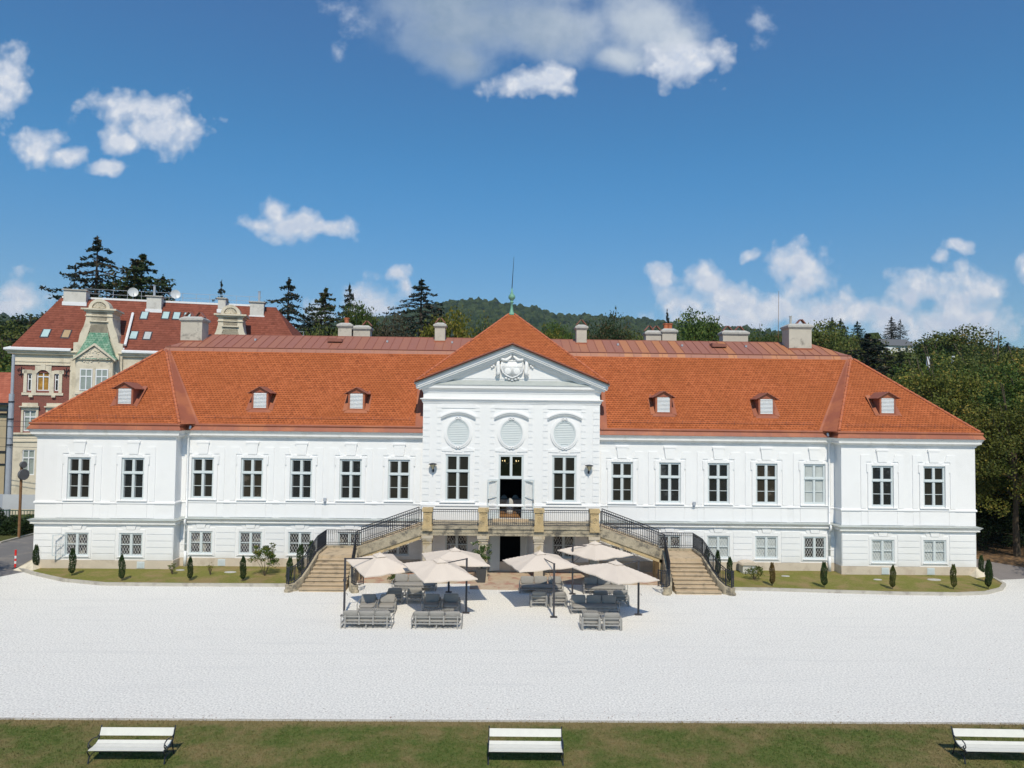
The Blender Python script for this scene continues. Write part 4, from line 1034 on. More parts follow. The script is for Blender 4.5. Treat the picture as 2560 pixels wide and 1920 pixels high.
b = MB(); b.box(-1.8, 1.8, -.4, .4, .42, .75); b.build('tablecloth', COVER, t); b = MB()
for sx in (-1, 1):
    for sy in (-1, 1): b = MB(); b.box(*sorted((sx*1.7, sx*1.64)), *sorted((sy*.34, sy*.28)), 0, .42); b.build('leg', DARK, t)
t = thing('chandelier', 'brass chandelier glimpsed through the glass above the balcony door', 'chandelier', (0, 1.9, 6.1))
b = MB(); b.tube([(0, 0, 1.4), (0, 0, .2)], .012, 6)
for i in range(8):
    a = i*math.pi/4; b.tube([(0, 0, .2), (.3*math.cos(a), .3*math.sin(a), .05), (.5*math.cos(a), .5*math.sin(a), .2)], .01, 5)
b.build('arm', mat('brass', (.5, .33, .1), .35, .1, metal=1), t)
BULB = bpy.data.materials.new('warm_bulb'); BULB.use_nodes = True; q = BULB.node_tree.nodes['Principled BSDF']; q.inputs['Emission Color'].default_value = (1, .75, .35, 1); q.inputs['Emission Strength'].default_value = 2.5
for i in range(8):
    a = i*math.pi/4; b = MB(); b.ell((.5*math.cos(a), .5*math.sin(a), .25), (.02, .02, .035), 8, 6); b.build('bulb', BULB, t)

# ---- roofs
def roofpoly(mb, pts): mb.face(pts)
TZ, BZ = 13.12, 13.40
er, eb = 8.46, 14.35
rf = MB()
rf.face([(-27.77, -1.12, er), (-19.23, -1.12, er), (-22.5, 3.93, TZ), (-22.72, 3.93, TZ)])
rf.face([(19.23, -1.12, er), (27.77, -1.12, er), (22.72, 3.93, TZ), (22.5, 3.93, TZ)])
rf.face([(-18.62, -.27, er), (-5.25, -.27, er), (-5.25, 2.5, 8.46+2.77*1.1095), (-5.25, 3.93, TZ), (-22.3, 3.93, TZ)])
rf.face([(5.25, -.27, er), (18.62, -.27, er), (22.3, 3.93, TZ), (5.25, 3.93, TZ), (5.25, 2.5, 8.46+2.77*1.1095)])
zm = 8.46+(2.4+.27)*1.1095
rf.face([(-5.25, 2.4, zm), (5.25, 2.4, zm), (5.25, 3.93, TZ), (-5.25, 3.93, TZ)])
for s in (-1, 1):
    p = [(s*27.77, 14.45, er), (s*27.77, -1.12, er), (s*22.72, 3.93, TZ), (s*22.72, 9.4, TZ)]
    rf.face(p if s < 0 else p[::-1])
rf.face([(27.77, 14.45, er), (-27.77, 14.45, er), (-22.72, 9.4, TZ), (22.72, 9.4, TZ)])
ROOF = rf.build('roof', TILE, PAL, uv=True)
# central tent roof and the small gable roof over the pediment
tr = MB(); A = (0, 4.4, 16.0); e = 11.14
for s in (-1, 1):
    p = [(s*5.66, -1.18, e), (s*5.66, 10, e), (s*.16, 4.56, 15.9), (s*.16, 4.24, 15.9)]; tr.face(p if s > 0 else p[::-1])
tr.face([(0, 1.37, 13.38), (5.66, -1.18, e), (.16, 4.24, 15.9)]); tr.face([(-5.66, -1.18, e), (0, 1.37, 13.38), (-.16, 4.24, 15.9)]); tr.face([(0, 1.37, 13.38), (.16, 4.24, 15.9), (-.16, 4.24, 15.9)])
tr.face([(5.66, 10, e), (-5.66, 10, e), (-.16, 4.56, 15.9), (.16, 4.56, 15.9)])
for s in (-1, 1):
    p = [(0, -1.08, 13.38), (0, 1.38, 13.38), (s*5.70, -1.08, 13.38-sl*5.70)]; tr.face(p if s < 0 else p[::-1])
tr.build('tent_roof', TILE, PAL, uv=True)
for s in (-1, 1):
    sh_ = MB()   # sheet metal: gable roof margin, wall flashings, valleys
    p = [(0, -1.09, 13.40), (s*5.74, -1.09, 13.40-sl*5.74), (s*5.74, -.70, 13.40-sl*5.74), (0, -.70, 13.40)]; sh_.face(p if s > 0 else p[::-1])
    f_ = lambda y: 8.46+(y+.27)*1.1095+.02
    sh_.face([(s*5.26, -.27, f_(-.27)), (s*5.72, -.27, f_(-.27)), (s*5.9, 2.2, f_(2.2)), (s*5.26, 2.2, f_(2.2))])
    sh_.build('sheet_flashing', SHEET, ROOF); sh_ = MB()
    sh_.face([(s*19.23, -1.12, er+.01), (s*18.60, -.27, er+.02), (s*22.28, 3.93, TZ+.03), (s*22.5, 3.93, TZ+.02)])
    sh_.face([(s*18.60, -.27, er+.02), (s*18.45, -.27, er+.02), (s*22.2, 3.93, TZ+.02), (s*22.28, 3.93, TZ+.03)])
    sh_.build('sheet_flashing', SHEET, ROOF)
def capline(a, b_, r=.085, seg=.38):
    hp = MB()
    a, b_ = Vector(a), Vector(b_); n = max(2, int((b_-a).length/seg))
    for i in range(n):
        p, q = a.lerp(b_, i/n), a.lerp(b_, (i+1.12)/n); hp.tube([p, q], [r*1.12, r*.82], 7)
    hp.build('ridge_tiles', RIDGE, ROOF, smooth=True)
for s in (-1, 1):
    capline((s*27.7, -1.05, er+.06), (s*22.72, 3.93, TZ+.03)); capline((s*19.28, -1.05, er+.08), (s*22.5, 3.93, TZ+.04)); capline((s*27.7, 14.4, er+.05), (s*22.72, 9.4, TZ+.02))
    capline((s*5.6, -1.1, e+.06), (s*.2, 4.22, 15.88), .07); capline((s*5.6, 9.95, e+.05), (s*.2, 4.58, 15.86), .07)
# flat metal cap roof with standing seams
def cap_mat():
    m = bpy.data.materials.new('seamed_sheet'); m.use_nodes = True; q = NT(m.node_tree); b = q.n['Principled BSDF']
    pos = q.n.new('ShaderNodeNewGeometry').outputs['Position']; sp = q.n.new('ShaderNodeSeparateXYZ'); q.l.new(pos, sp.inputs[0])
    cell = q.m('FLOOR', q.m('DIVIDE', sp.outputs[0], .575)); wn = q.n.new('ShaderNodeTexWhiteNoise'); wn.noise_dimensions = '1D'; q.l.new(cell, wn.inputs['W'])
    f1 = q.ramp(sp.outputs[0], 2, 8); f = q.m('MULTIPLY', q.ramp(wn.outputs[0], .3, .8), q.m('ADD', q.m('MULTIPLY', f1, .8), .15))
    c = q.mix(f, (.33, .135, .09, 1), (.46, .19, .08, 1)); c = q.mix(q.ramp(q.noise(pos, 1.2, 5), .5, .8, 0, .4), c, (.26, .11, .08, 1))
    q.put(b.inputs['Base Color'], c); b.inputs['Roughness'].default_value = .5; return m
CAPM = cap_mat()
cp = MB(); ZR = 14.5
q8 = [(-22.72, 3.93, TZ), (22.72, 3.93, TZ), (22.6, 4.12, BZ), (-22.6, 4.12, BZ)]; cp.face(q8)
cp.face([(-22.6, 4.12, BZ), (22.6, 4.12, BZ), (20.9, 6.8, ZR), (-20.9, 6.8, ZR)])
cp.face([(22.6, 9.2, BZ), (-22.6, 9.2, BZ), (-20.9, 6.8, ZR), (20.9, 6.8, ZR)])
for s in (-1, 1):
    cp.face([(s*22.6, 4.12, BZ), (s*22.6, 9.2, BZ), (s*20.9, 6.8, ZR)]); cp.face([(s*22.72, 3.93, TZ), (s*22.72, 9.4, TZ), (s*22.6, 9.2, BZ), (s*22.6, 4.12, BZ)])
cp.face([(22.72, 9.4, TZ), (-22.72, 9.4, TZ), (-22.6, 9.2, BZ), (22.6, 9.2, BZ)])
CAP = cp.build('metal_ridge_roof', CAPM, PAL)
sm = MB(); x = -22.4
while x < 22.5:
    if abs(x) > 3.3:
        t = min(1, max(.02, (22.6-abs(x))/1.7)); sm.tube([(x, 4.12, BZ+.015), (x, 4.12+2.68*t, BZ+.015+1.1*t)], .02, 4)
    x += .575
x = -22.3
while x < 22.4:
    if abs(x) > 4.0: sm.tube([(x, 3.92, TZ+.01), (x, 4.10, BZ)], .012, 4)
    x += .95
sm.tube([(-22.6, 4.09, BZ+.005), (22.6, 4.09, BZ+.005)], .03, 6); sm.tube([(-20.9, 6.8, ZR), (20.9, 6.8, ZR)], .035, 6)
sm.build('standing_seam', SHEETB, CAP)
for x in (-17.3, -8.4, -4.0+.0, 7.3, 11.7, 16.1):
    b = MB(); b.box(x-.06, x+.06, 5.55, 5.75, 14.02, 14.16); b.build('roof_hook', STEELG, CAP)
for x in (-11.9, 14.2):
    b = MB(); b.prism([(x-.5, 14.0), (x+.5, 14.0), (x+.45, 14.2), (x-.5, 14.26)], 5.3, 6.0); b.build('roof_hatch', SHEETB, CAP)
# snow guards above the gutter
for s in (-1, 1):
    for a, b_, y, sl_ in ((19.8, 27.2, -1.12, .9228), (6.0, 18.3, -.27, 1.1095)):
        sg = MB()
        yy = y+.28; z = er+.28*sl_
        for dz in (.10, .19): sg.tube([(s*a, yy, z+dz), (s*b_, yy, z+dz)], .007, 4)
        x = a+.1
        while x < b_: sg.tube([(s*x, yy, z), (s*x, yy-.02, z+.26)], .011, 4); x += 1.05
        sg.build('snow_guard', SHEETB, ROOF)
# ---- dormers
def dormer():
    d = bpy.data.objects.new('dormer', None); COL.objects.link(d); d.parent = PAL
    b = MB(); b.prism([(-.50, -.18), (-.36, -.18), (-.36, .14), (.36, .14), (.36, -.18), (.5, -.18), (.5, 1.12), (0, 1.34), (-.5, 1.12)], 0, .02) if False else None
    for bx in ((-.5, -.385, -.05, 1.10), (.385, .5, -.05, 1.10), (-.385, .385, -.05, .10), (-.385, .385, 1.02, 1.10)): b.box(bx[0], bx[1], 0, .08, bx[2], bx[3])
    b.prism([(-.5, 1.10), (.5, 1.10), (0, 1.36)], 0, .08)
    b.face([(-.72, -.16, -.17), (.72, -.16, -.17), (.60, .06, .065), (-.60, .06, .065)])
    b.build('dormer_body', SHEET, d)
    for s in (-1, 1): q = MB(); q.face([(s*.5, .08, -.05), (s*.5, 1.6, 1.10), (s*.5, .08, 1.10)]); q.build('dormer_cheek', SHEETB, d)
    for s in (-1, 1):
        q = MB(); q.face([(s*.53, .0, .02), (s*.80, -.12, -.08), (s*.80, 1.1, 1.20), (s*.53, 1.1, 1.22)])
        q.build('dormer_flashing', SHEET, d)
    r = MB(); t = .035
    for s in (-1, 1):
        p = [(s*.72, -.14, 1.00), (0, -.14, 1.40), (0, 1.75, 1.40), (s*.72, 1.75, 1.00)]
        r.face(p if s > 0 else p[::-1]); q = [(a, y_, z-t) for a, y_, z in p]; r.face(q[::-1] if s > 0 else q)
        r.face([p[0], p[1], q[1], q[0]]); r.face([p[0], p[3], q[3], q[0]])
    r.face([(-.66, 1.72, 1.18), (.66, 1.72, 1.18), (.62, 1.95, 1.5), (-.62, 1.95, 1.5)])
    r.build('dormer_roof', SHEETB, d)
    l = MB()
    for i in range(11):
        z = .11+i*.082; l.face([(-.384, .0, z), (.384, .0, z), (.384, .05, z+.075), (-.384, .05, z+.075)]); l.box(-.384, .384, -.004, .008, z-.004, z+.02)
    l.face([(-.384, .062, .1), (.384, .062, .1), (.384, .062, 1.02), (-.384, .062, 1.02)])
    l.build('louvre', BWHITE, d); return d
DP = dormer(); DP.location = (-23.03, .03, 9.52)
for x, y, z in ((-15.2, .55, 9.37), (-9.4, .57, 9.40), (9.28, .57, 9.40), (15.6, .55, 9.37), (22.78, .0, 9.50)): copy_tree(DP, loc=(x, y, z))
# ---- chimneys
def cowl(x, y, z, n=1, w_=.36):
    b = MB()
    for s in (-1, 1):
        p = [(x+s*.32, y, z), (x+s*.02, y, z+.36), (x+s*.07, y, z+.38), (x+s*.38, y, z+.02)]
        b.prism([(a, c_) for a, _, c_ in (p if s < 0 else p[::-1])], y-w_/2, y+w_/2)
    return b
def chimney(x0, x1, y0, y1, zb, zt, cowls=(), pots=(), metal=None):
    b = MB(); b.box(x0, x1, y0, y1, zb, zt-.2); c_ = b.build('chimney', STONEC, PAL)
    k = MB(); k.box(x0-.05, x1+.05, y0-.05, y1+.05, zt-.27, zt-.197); k.box(x0-.10, x1+.10, y0-.10, y1+.10, zt-.196, zt-.08)
    n = len(k.v); mx, my = (x0+x1)/2, (y0+y1)/2
    k.v += [(x0-.1, y0-.1, zt-.079), (x1+.1, y0-.1, zt-.079), (x1+.1, y1+.1, zt-.079), (x0-.1, y1+.1, zt-.079), (x0+.15, y0+.15, zt+.08), (x1-.15, y0+.15, zt+.08), (x1-.15, y1-.15, zt+.08), (x0+.15, y1-.15, zt+.08)]
    for q in ((0, 1, 5, 4), (1, 2, 6, 5), (2, 3, 7, 6), (3, 0, 4, 7), (4, 5, 6, 7)): k.f.append(tuple(n+i for i in q)); k.mi.append(0)
    k.build('chimney_cap', CAPST, c_)
    for cx in cowls: cowl(cx, my, zt+.05).build('chimney_cowl', SHEETB, c_)
    for px in pots:
        q = MB(); q.lathe([(.16, 0), (.15, .1), (.17, .3), (.21, .34), (.21, .40), (.16, .40)], (px, my, zt+.06), 10); q.build('chimney_pot', RIDGE, c_)
    if metal: q = MB(); q.box(x0-.04, x1+.04, y0-.045, y0-.002, zb, metal); q.build('base_flashing', SHEET, c_)
    return c_
chimney(-22.2, -20.78, 5.3, 6.35, 13.4, 15.50, (-21.85, -21.15), metal=13.95)
chimney(-12.20, -11.25, 7.6, 8.5, 13.5, 15.5, pots=(-11.7,)); chimney(-11.15, -9.97, 7.7, 8.5, 13.5, 15.35, (-10.25,))
chimney(-5.22, -4.52, 5.9, 6.6, 13.5, 15.40, (-4.87,), metal=14.22); chimney(4.5, 5.2, 5.9, 6.6, 13.5, 15.40, (4.85,), metal=14.22)
chimney(9.66, 10.75, 7.7, 8.5, 13.5, 15.28, (9.95, 10.45)); chimney(10.8, 11.82, 7.6, 8.5, 13.5, 15.42, pots=(11.15, 11.45))
chimney(15.15, 16.95, 7.6, 8.5, 13.5, 15.35, (15.6, 16.45)); c7 = chimney(18.95, 20.5, 5.3, 6.5, 13.4, 15.6, (20.0,), metal=13.98)
q = MB(); q.tube([(19.35, 6.0, 15.6), (19.35, 6.0, 16.2)], .075, 8); q.tube([(19.35, 6.0, 16.2), (19.35, 6.0, 16.27)], .095, 8); q.build('flue_pipe', CAPST, c7)
q = MB(); q.tube([(18.95, 7.2, 14.4), (19.0, 7.2, 18.2)], [.022, .012], 5); q.build('lightning_rod', RUST, PAL)
q = MB(); q.tube([(-9.9, 8, 15.3), (-9.9, 8, 16.0)], .012, 4); q.tube([(-11.0, 8, 15.3), (-11.0, 8, 16.2)], .012, 4); q.build('lightning_rod', IRON, PAL)
# ---- copper finial
q = MB(); q.lathe([(.30, 15.82), (.24, 15.90), (.13, 16.05), (.085, 16.3), (.07, 16.62), (.13, 16.68), (.13, 16.72), (.07, 16.76), (.10, 16.82), (.21, 16.95), (.23, 17.05), (.19, 17.17), (.08, 17.27), (.10, 17.32), (.06, 17.38), (.04, 17.62)], (0, 4.4, 0), 14)
fo = q.build('finial', COPPER, PAL, smooth=True); q = MB(); q.tube([(0, 4.4, 17.6), (.11, 4.4, 19.75)], [.03, .01], 5); q.build('spike', IRON, fo)
# ---- downpipes, wall lamps, small fittings
for s in (-1, 1):
    q = MB(); x = s*19.12
    q.tube([(s*18.9, -.42, 8.36), (x, -.12, 7.85), (x, -.09, 2.95), (x, -.30, 2.80), (x, -.30, 2.62), (x, -.10, 2.5), (x, -.10, 1.0)], .062, 10); q.tube([(x, -.11, 1.0), (x, -.13, .08)], .085, 10)
    for z in (1.4, 2.2, 3.6, 4.6, 5.6, 6.6): q.tube([(x, -.10, z), (x, -.10, z+.03)], .072, 10)
    q.build('downpipe', BWHITE, PAL, smooth=True)
LAMPG = mat('lamp_glass', (.62, .55, .36), .3, .05)
for s in (-1, 1):
    l = bpy.data.objects.new('wall_lamp', None); COL.objects.link(l); l.parent = PAL; l.location = (s*4.60, RY-.02, 6.0)
    q = MB(); q.tube([(0, 0, -.12), (0, -.16, -.20), (0, -.26, -.12), (0, -.26, .0)], .02, 6); q.lathe([(.05, -.2), (.06, -.1), (.04, -.02)], (0, -.02, 0), 8)
    q.lathe([(.25, .27), (.24, .31), (.10, .35), (.02, .36)], (0, -.26, 0), 12)
    for i in range(4):
        a = i*1.5708+.785; q.tube([(.05*math.cos(a), -.26+.05*math.sin(a), .0), (.20*math.cos(a), -.26+.20*math.sin(a), .28)], .012, 4)
    q.build('bracket', IRON, l); q = MB(); q.lathe([(.045, 0), (.19, .265)], (0, -.26, 0), 12); q.build('lamp_shade', LAMPG, l)
for x, z in ((-11.0, 3.98), (10.98, 3.96)):
    q = MB(); q.box(x-.08, x+.08, -.2, -.06, z, z+.2); q.tube([(x, -.1, z-.12), (x, -.1, z+.02)], .03, 6); q.build('spotlight', STEELG, PAL)
for x, y in ((-21.3, WY), (-17.0, MY), (-10.75, MY), (22.05, WY), (24.75, WY)):
    q = MB(); q.box(x-.22, x+.22, y-.07, y-.047, .14, .53)
    for i in range(6): q.box(x-.17, x+.17, y-.082, y-.0705, .19+i*.05, .215+i*.05)
    q.build('cellar_vent', WOODG, PAL)
for s in (-1, 1):
    q = MB(); n = len(q.v)
    q.v += [(s*26.9, WY-.05, 0), (s*28.5, WY-.15, 0), (s*28.5, 0.5, 0), (s*27.45, WY-.05, .56), (s*27.52, WY-.0, .60), (s*27.52, .5, .60)]
    for f_ in ((0, 1, 4, 3), (1, 2, 5, 4), (0, 3, 4, 1)): q.f.append(f_); q.mi.append(0)
    q.v.append((s*26.9, WY-.9, 0)); q.f.append((0, 6, 3)); q.mi.append(0); q.f.append((6, 1, 3)); q.mi.append(0)
    q.build('corner_buttress', CREAM, PAL)

# ================================================================== terrace with double staircase
TE = thing('entrance_staircase', 'sandstone balcony terrace on pillars with a double staircase and black iron railings', 'staircase')
FZ = 3.0
b = MB(); b.box(-5.0, 5.0, -2.80, -.44, FZ-.5, FZ-.12); b.box(-5.06, 5.06, -2.86, -.445, FZ-.12, FZ-.0)
b.box(-5.03, 5.03, -2.83, -2.79, FZ-.34, FZ-.28)
b.build('terrace_slab', STONEG, TE)
b = MB(); b.box(-1.05, 1.05, -1.0, -.441, FZ+.002, FZ+.12); b.build('door_step', STEP, TE)
for x in (-4.65, -1.55, 1.55, 4.65):
    b = MB(); b.box(x-.25, x+.25, -2.78, -2.28, 0, 2.22); b.box(x-.28, x+.28, -2.81, -2.25, 2.06, 2.12); b.box(x-.29, x+.29, -2.83, -2.23, 2.221, 2.33); b.box(x-.33, x+.33, -2.87, -2.19, 2.331, 2.498); b.box(x-.3, x+.3, -2.82, -2.2, 0, .2)
    b.build('pillar', STONE if False else mat('pillar_stone', (.50, .43, .33), .9, .1, 1.5, .008, 16, col2=(.42, .33, .2), c2s=2), TE)
    b = MB(); b.box(x-.24, x+.24, -2.90, -2.48, FZ-.25, FZ+.82); b.box(x-.29, x+.29, -2.96, -2.43, FZ+.82, FZ+1.02); b.box(x-.27, x+.27, -2.94, -2.45, FZ-.24, FZ+.06)
    b.box(x-.14, x+.14, -2.925, -2.90, FZ+.70, FZ+.74)
    p = b.build('pedestal', STONE, TE)
    o = MB(); o.tube([(x+.10*math.cos(t), -2.91, FZ+.42+.15*math.sin(t)) for t in [i*math.pi/8 for i in range(17)]], .017, 5); o.tube([(x-.03, -2.91, FZ+.50), (x+.03, -2.91, FZ+.44), (x-.03, -2.91, FZ+.38), (x+.03, -2.91, FZ+.34)], .012, 4)
    o.build('relief', STONE, p)
def railing(name, pts, h=.86, sp=.112, r=.012):
    """iron railing over a 3-D base path: posts, verticals, doubled rails"""
    b = MB(); P = [Vector(p) for p in pts]; U = Vector((0, 0, 1))
    for dz, rr in ((.05, .018), (.17, .015), (h-.12, .015), (h, .026)): b.tube([p+U*dz for p in P], rr, 5)
    acc = 0
    for i in range(len(P)-1):
        L = (P[i+1]-P[i]).length; t = acc
        while t < L:
            q = P[i].lerp(P[i+1], t/L); b.tube([q+U*.05, q+U*h], r*1.35, 4, cap=False); t += sp
        acc = t-L
        q = P[i]; b.tube([q, q+U*h], r*2.2, 4)
    b.tube([P[-1], P[-1]+U*h], r*1.8, 4)
    return b.build(name, IRON, TE)
for a, c_ in ((-4.36, -1.84), (-1.26, 1.26), (1.84, 4.36)): railing('balcony_railing', [(a, -2.70, FZ+.03), (c_, -2.70, FZ+.03)], .90)
LZ = 1.45
for s in (-1, 1):
    # upper flight parallel to the facade
    b = MB(); n = 10
    for i in range(n):
        z = LZ+(FZ-LZ)*(i+1)/n if i < n-1 else FZ-.01; x1 = 8.5-3.5*i/n
        b.box(*sorted((s*(x1-.352 if i < n-1 else 5.062), s*(x1))), -2.62, -1.2, z-.36, z)
    b.build('upper_flight', STEP, TE)
    def skirt(y0, y1, name, m):
        q = MB(); p = [(s*5.0, 2.50), (s*5.0, 3.03), (s*8.62, 1.74), (s*8.62, 1.22)]
        q.prism(p if s < 0 else p[::-1], y0, y1); q.build(name, m, TE)
    skirt(-2.82, -2.63, 'flight_stringer', STONEG); skirt(-1.19, -1.02, 'flight_stringer', STONEG)
    q = MB(); p = [(s*5.02, 2.28), (s*5.02, 2.495), (s*8.6, 1.215), (s*8.6, 1.0)]; q.prism(p if s < 0 else p[::-1], -2.76, -1.06); q.build('flight_soffit', STONE, TE)
    # landing
    b = MB(); b.box(*sorted((s*8.62, s*10.55)), -3.25, -1.15, 0, LZ); b.build('landing', STEP, TE)
    b = MB(); b.box(*sorted((s*8.62, s*10.75)), -1.148, -1.0, 0, LZ+.13); b.box(*sorted((s*10.552, s*10.75)), -3.2, -1.149, 0, LZ+.13); b.build('landing_kerb', STONEG, TE)
    b = MB(); b.box(*sorted((s*8.3, s*8.617)), -2.76, -1.06, 0, 1.25); b.build('landing_wall', STONE, TE)
    # lower flight towards the court, splayed outwards
    n = 9
    for i in range(n-1):
        f_ = (i+1)/(n-1); z = LZ*(n-1-i)/n; y0 = -3.25-.262*i
        b = MB(); xo = 10.5+.48*f_**1.6; xi = 8.66-.06*f_
        p = [(s*xi, y0-.262), (s*xo, y0-.262), (s*xo, y0-.002 if i else y0), (s*xi, y0-.002 if i else y0)]
        b.slab(p if s > 0 else p[::-1], 0 if i > 4 else z-.4, z-.046)
        p = [(s*xi, y0-.325), (s*xo, y0-.325), (s*xo, y0-.003), (s*xi, y0-.003)]; b.slab(p if s > 0 else p[::-1], z-.045, z)
        b.build('step', STEP, TE)
    # curved stone strings with the railing on top
    outer = [(10.64, -3.2, LZ+.12), (10.70, -3.7, 1.36), (10.84, -4.3, .98), (11.02, -4.8, .64), (11.25, -5.2, .42), (11.5, -5.38, .34)]
    inner = [(8.55, -3.0, LZ+.25), (8.50, -3.5, 1.42), (8.46, -4.1, 1.05), (8.42, -4.7, .66), (8.30, -5.2, .42), (8.08, -5.42, .34)]
    for pl in (outer, inner):
        b = MB(); P = [Vector((s*a, y_, z)) for a, y_, z in pl]; sec = []
        for i, p in enumerate(P):
            d = (P[min(i+1, len(P)-1)]-P[max(i-1, 0)]); d.z = 0; d.normalize(); nn = Vector((d.y, -d.x, 0))*.12
            sec.append([p+nn, p-nn, Vector((p.x-nn.x, p.y-nn.y, 0)), Vector((p.x+nn.x, p.y+nn.y, 0))])
        for i in range(len(sec)-1):
            for j in range(4): b.face([sec[i][j], sec[i][(j+1) % 4], sec[i+1][(j+1) % 4], sec[i+1][j]])
        b.face(sec[-1]); e_ = P[-1]; b.lathe([(.22, 0), (.22, .1), (.17, .14), (.17, .34), (.2, .37)], (e_.x, e_.y, 0), 12)
        b.build('curved_string', STONEG, TE)
    railing('stair_railing', [(s*8.62, -2.72, 1.78), (s*5.0, -2.72, 3.06)], .86)
    railing('stair_railing', [(s*8.62, -1.10, 1.78), (s*5.3, -1.10, 2.98)], .86)
    railing('landing_railing', [(s*8.62, -1.08, LZ+.14), (s*10.64, -1.08, LZ+.14), (s*10.64, -3.0, LZ+.14)]+[(s*a, y_, z) for a, y_, z in outer[1:]]+[(s*11.68, -5.15, .32)], .88)
    railing('landing_railing', [(s*8.60, -2.72, 1.72)]+[(s*a, y_, z) for a, y_, z in inner]+[(s*7.85, -5.28, .32), (s*7.72, -5.0, .32)], .88)

# ================================================================== court furniture
def seat_unit(name, w_, n, label, cat, loc, rz, group):
    t = thing(name, label, cat, loc, rz, group); d = .84; t.scale = (1, 1, .86)
    f = MB(); h = w_/2; r = .022
    for x in (-h+.03, h-.03):
        f.box(x-r, x+r, -d/2, -d/2+.045, 0, .60) if False else None
    nb = 2 if n == 1 else 4
    for i in range(nb):
        x = -h*.82+2*h*.82*i/(nb-1); f.box(x-.03, x+.03, d/2-.05, d/2-.01, .0 if i in (0, nb-1) else .2, .66)
    f.box(-h+.04, h-.04, d/2-.065, d/2-.055+.0, .56, .62); f.box(-h+.04, h-.04, d/2-.06, d/2-.02, .24, .30)
    f.box(-h+.04, h-.04, -d/2+.03, -d/2+.07, .22, .28)
    for i in range(int(w_/.22)): x = -h+.15+i*.22; f.box(x, x+.08, -d/2+.07, d/2-.07, .235, .26)
    if n > 1: f.box(-.03, .03, d/2-.05, d/2-.01, 0, .2)
    f.build('frame', ALU, t)
    for s in (-1, 1):
        q = MB(); x = s*(h-.02)
        q.tube([(x, d/2-.04, .02), (x, d/2-.04, .50), (x, d/2-.10, .57), (x, -d/2+.10, .57), (x, -d/2+.03, .50), (x, -d/2+.03, .02), (x, -d/2+.10, .0+.02), (x, d/2-.1, .02)], .021, 6)
        q.build('armrest', ALU, t)
    cw = (w_-.14)/n
    sc_ = MB(); sc_.ell((0, 0, 0), (1, 1, 1), 4, 3)
    def cushion(cx, cy, cz, sx, sy, sz, tilt, nm):
        q = MB(); N = 8; M = 8
        V = []
        def se(c, p): return math.copysign(abs(c)**p, c)
        for j in range(M+1):
            ph = -math.pi/2+math.pi*j/M
            for i in range(16):
                a = 2*math.pi*i/16
                V.append(Vector((sx*se(math.cos(ph), .35)*se(math.cos(a), .3)*1.0, sy*se(math.cos(ph), .35)*se(math.sin(a), .3), sz*se(math.sin(ph), .7))))
        for v in V: v.rotate(Matrix.Rotation(tilt, 3, 'X')); q.v.append((v.x+cx, v.y+cy, v.z+cz))
        for j in range(M):
            for i in range(16): q.f.append((j*16+i, j*16+(i+1) % 16, (j+1)*16+(i+1) % 16, (j+1)*16+i)); q.mi.append(0)
        return q.build(nm, CUSH, t, smooth=True)
    cushion(0, -.03, .36, (w_-.14)/2, d/2-.06, .085, 0, 'seat_cushion')
    for i in range(n):
        cx = -(w_-.14)/2+cw*(i+.5)+random.uniform(-.012, .012)
        cushion(cx, d/2-.17, .64+random.uniform(-.01, .01), cw/2-.01, .23, .085, R_(90-14+random.uniform(-2, 2)), 'back_cushion')
    return t
PI = math.pi
GS, GC = 'grey outdoor sofas on the gravel', 'grey outdoor armchairs on the gravel'
seat_unit('outdoor_sofa', 2.2, 3, 'three-seat grey sofa with its back to the viewer, front left of the lounge', 'sofa', (-6.36, -11.15, 0), PI, GS)
seat_unit('outdoor_sofa', 2.2, 3, 'three-seat grey sofa with its back to the viewer, right of the other back-turned sofa', 'sofa', (-3.33, -11.15, 0), PI, GS)
seat_unit('outdoor_sofa', 2.3, 3, 'grey sofa facing the viewer at the rear of the left lounge group', 'sofa', (-5.08, -4.75, 0), 0, GS)
seat_unit('outdoor_sofa', 2.3, 3, 'grey sofa facing the viewer left of the right group, half in parasol shade', 'sofa', (1.57, -5.0, 0), 0, GS)
seat_unit('outdoor_sofa', 2.3, 3, 'grey sofa at the rear right under the rightmost parasol', 'sofa', (4.9, -5.1, 0), 0, GS)
seat_unit('outdoor_sofa', 2.3, 3, 'grey sofa facing the viewer in the middle of the right group', 'sofa', (3.87, -8.75, 0), 0, GS)
for x, y, rz, lab in ((-6.78, -8.9, 0, 'left sunlit armchair facing the viewer behind the front left sofa'), (-5.88, -8.9, 0, 'right one of the two sunlit armchairs behind the front left sofa'),
        (-3.80, -8.75, 0, 'left shaded armchair under the front left-group parasol'), (-2.90, -8.75, 0, 'right shaded armchair under the front left-group parasol'),
        (-5.72, -7.15, PI, 'left back-turned armchair in shade before the rear left sofa'), (-4.75, -7.15, PI, 'right back-turned armchair in shade before the rear left sofa'),
        (1.29, -7.6, PI, 'left back-turned armchair beside the centre parasol mast'), (2.24, -7.6, PI, 'right back-turned armchair beside the centre parasol mast'),
        (5.28, -7.35, PI, 'right shaded back-turned armchair behind the middle sofa of the right group'), (4.30, -7.35, PI, 'left shaded back-turned armchair behind the middle sofa of the right group'),
        (3.35, -11.2, PI, 'left one of the two frontmost armchairs, right of centre'), (4.27, -11.2, PI, 'right one of the two frontmost armchairs, right of centre')):
    seat_unit('outdoor_armchair', .86, 1, lab, 'armchair', (x, y, 0), rz+random.uniform(-.03, .03), GC)
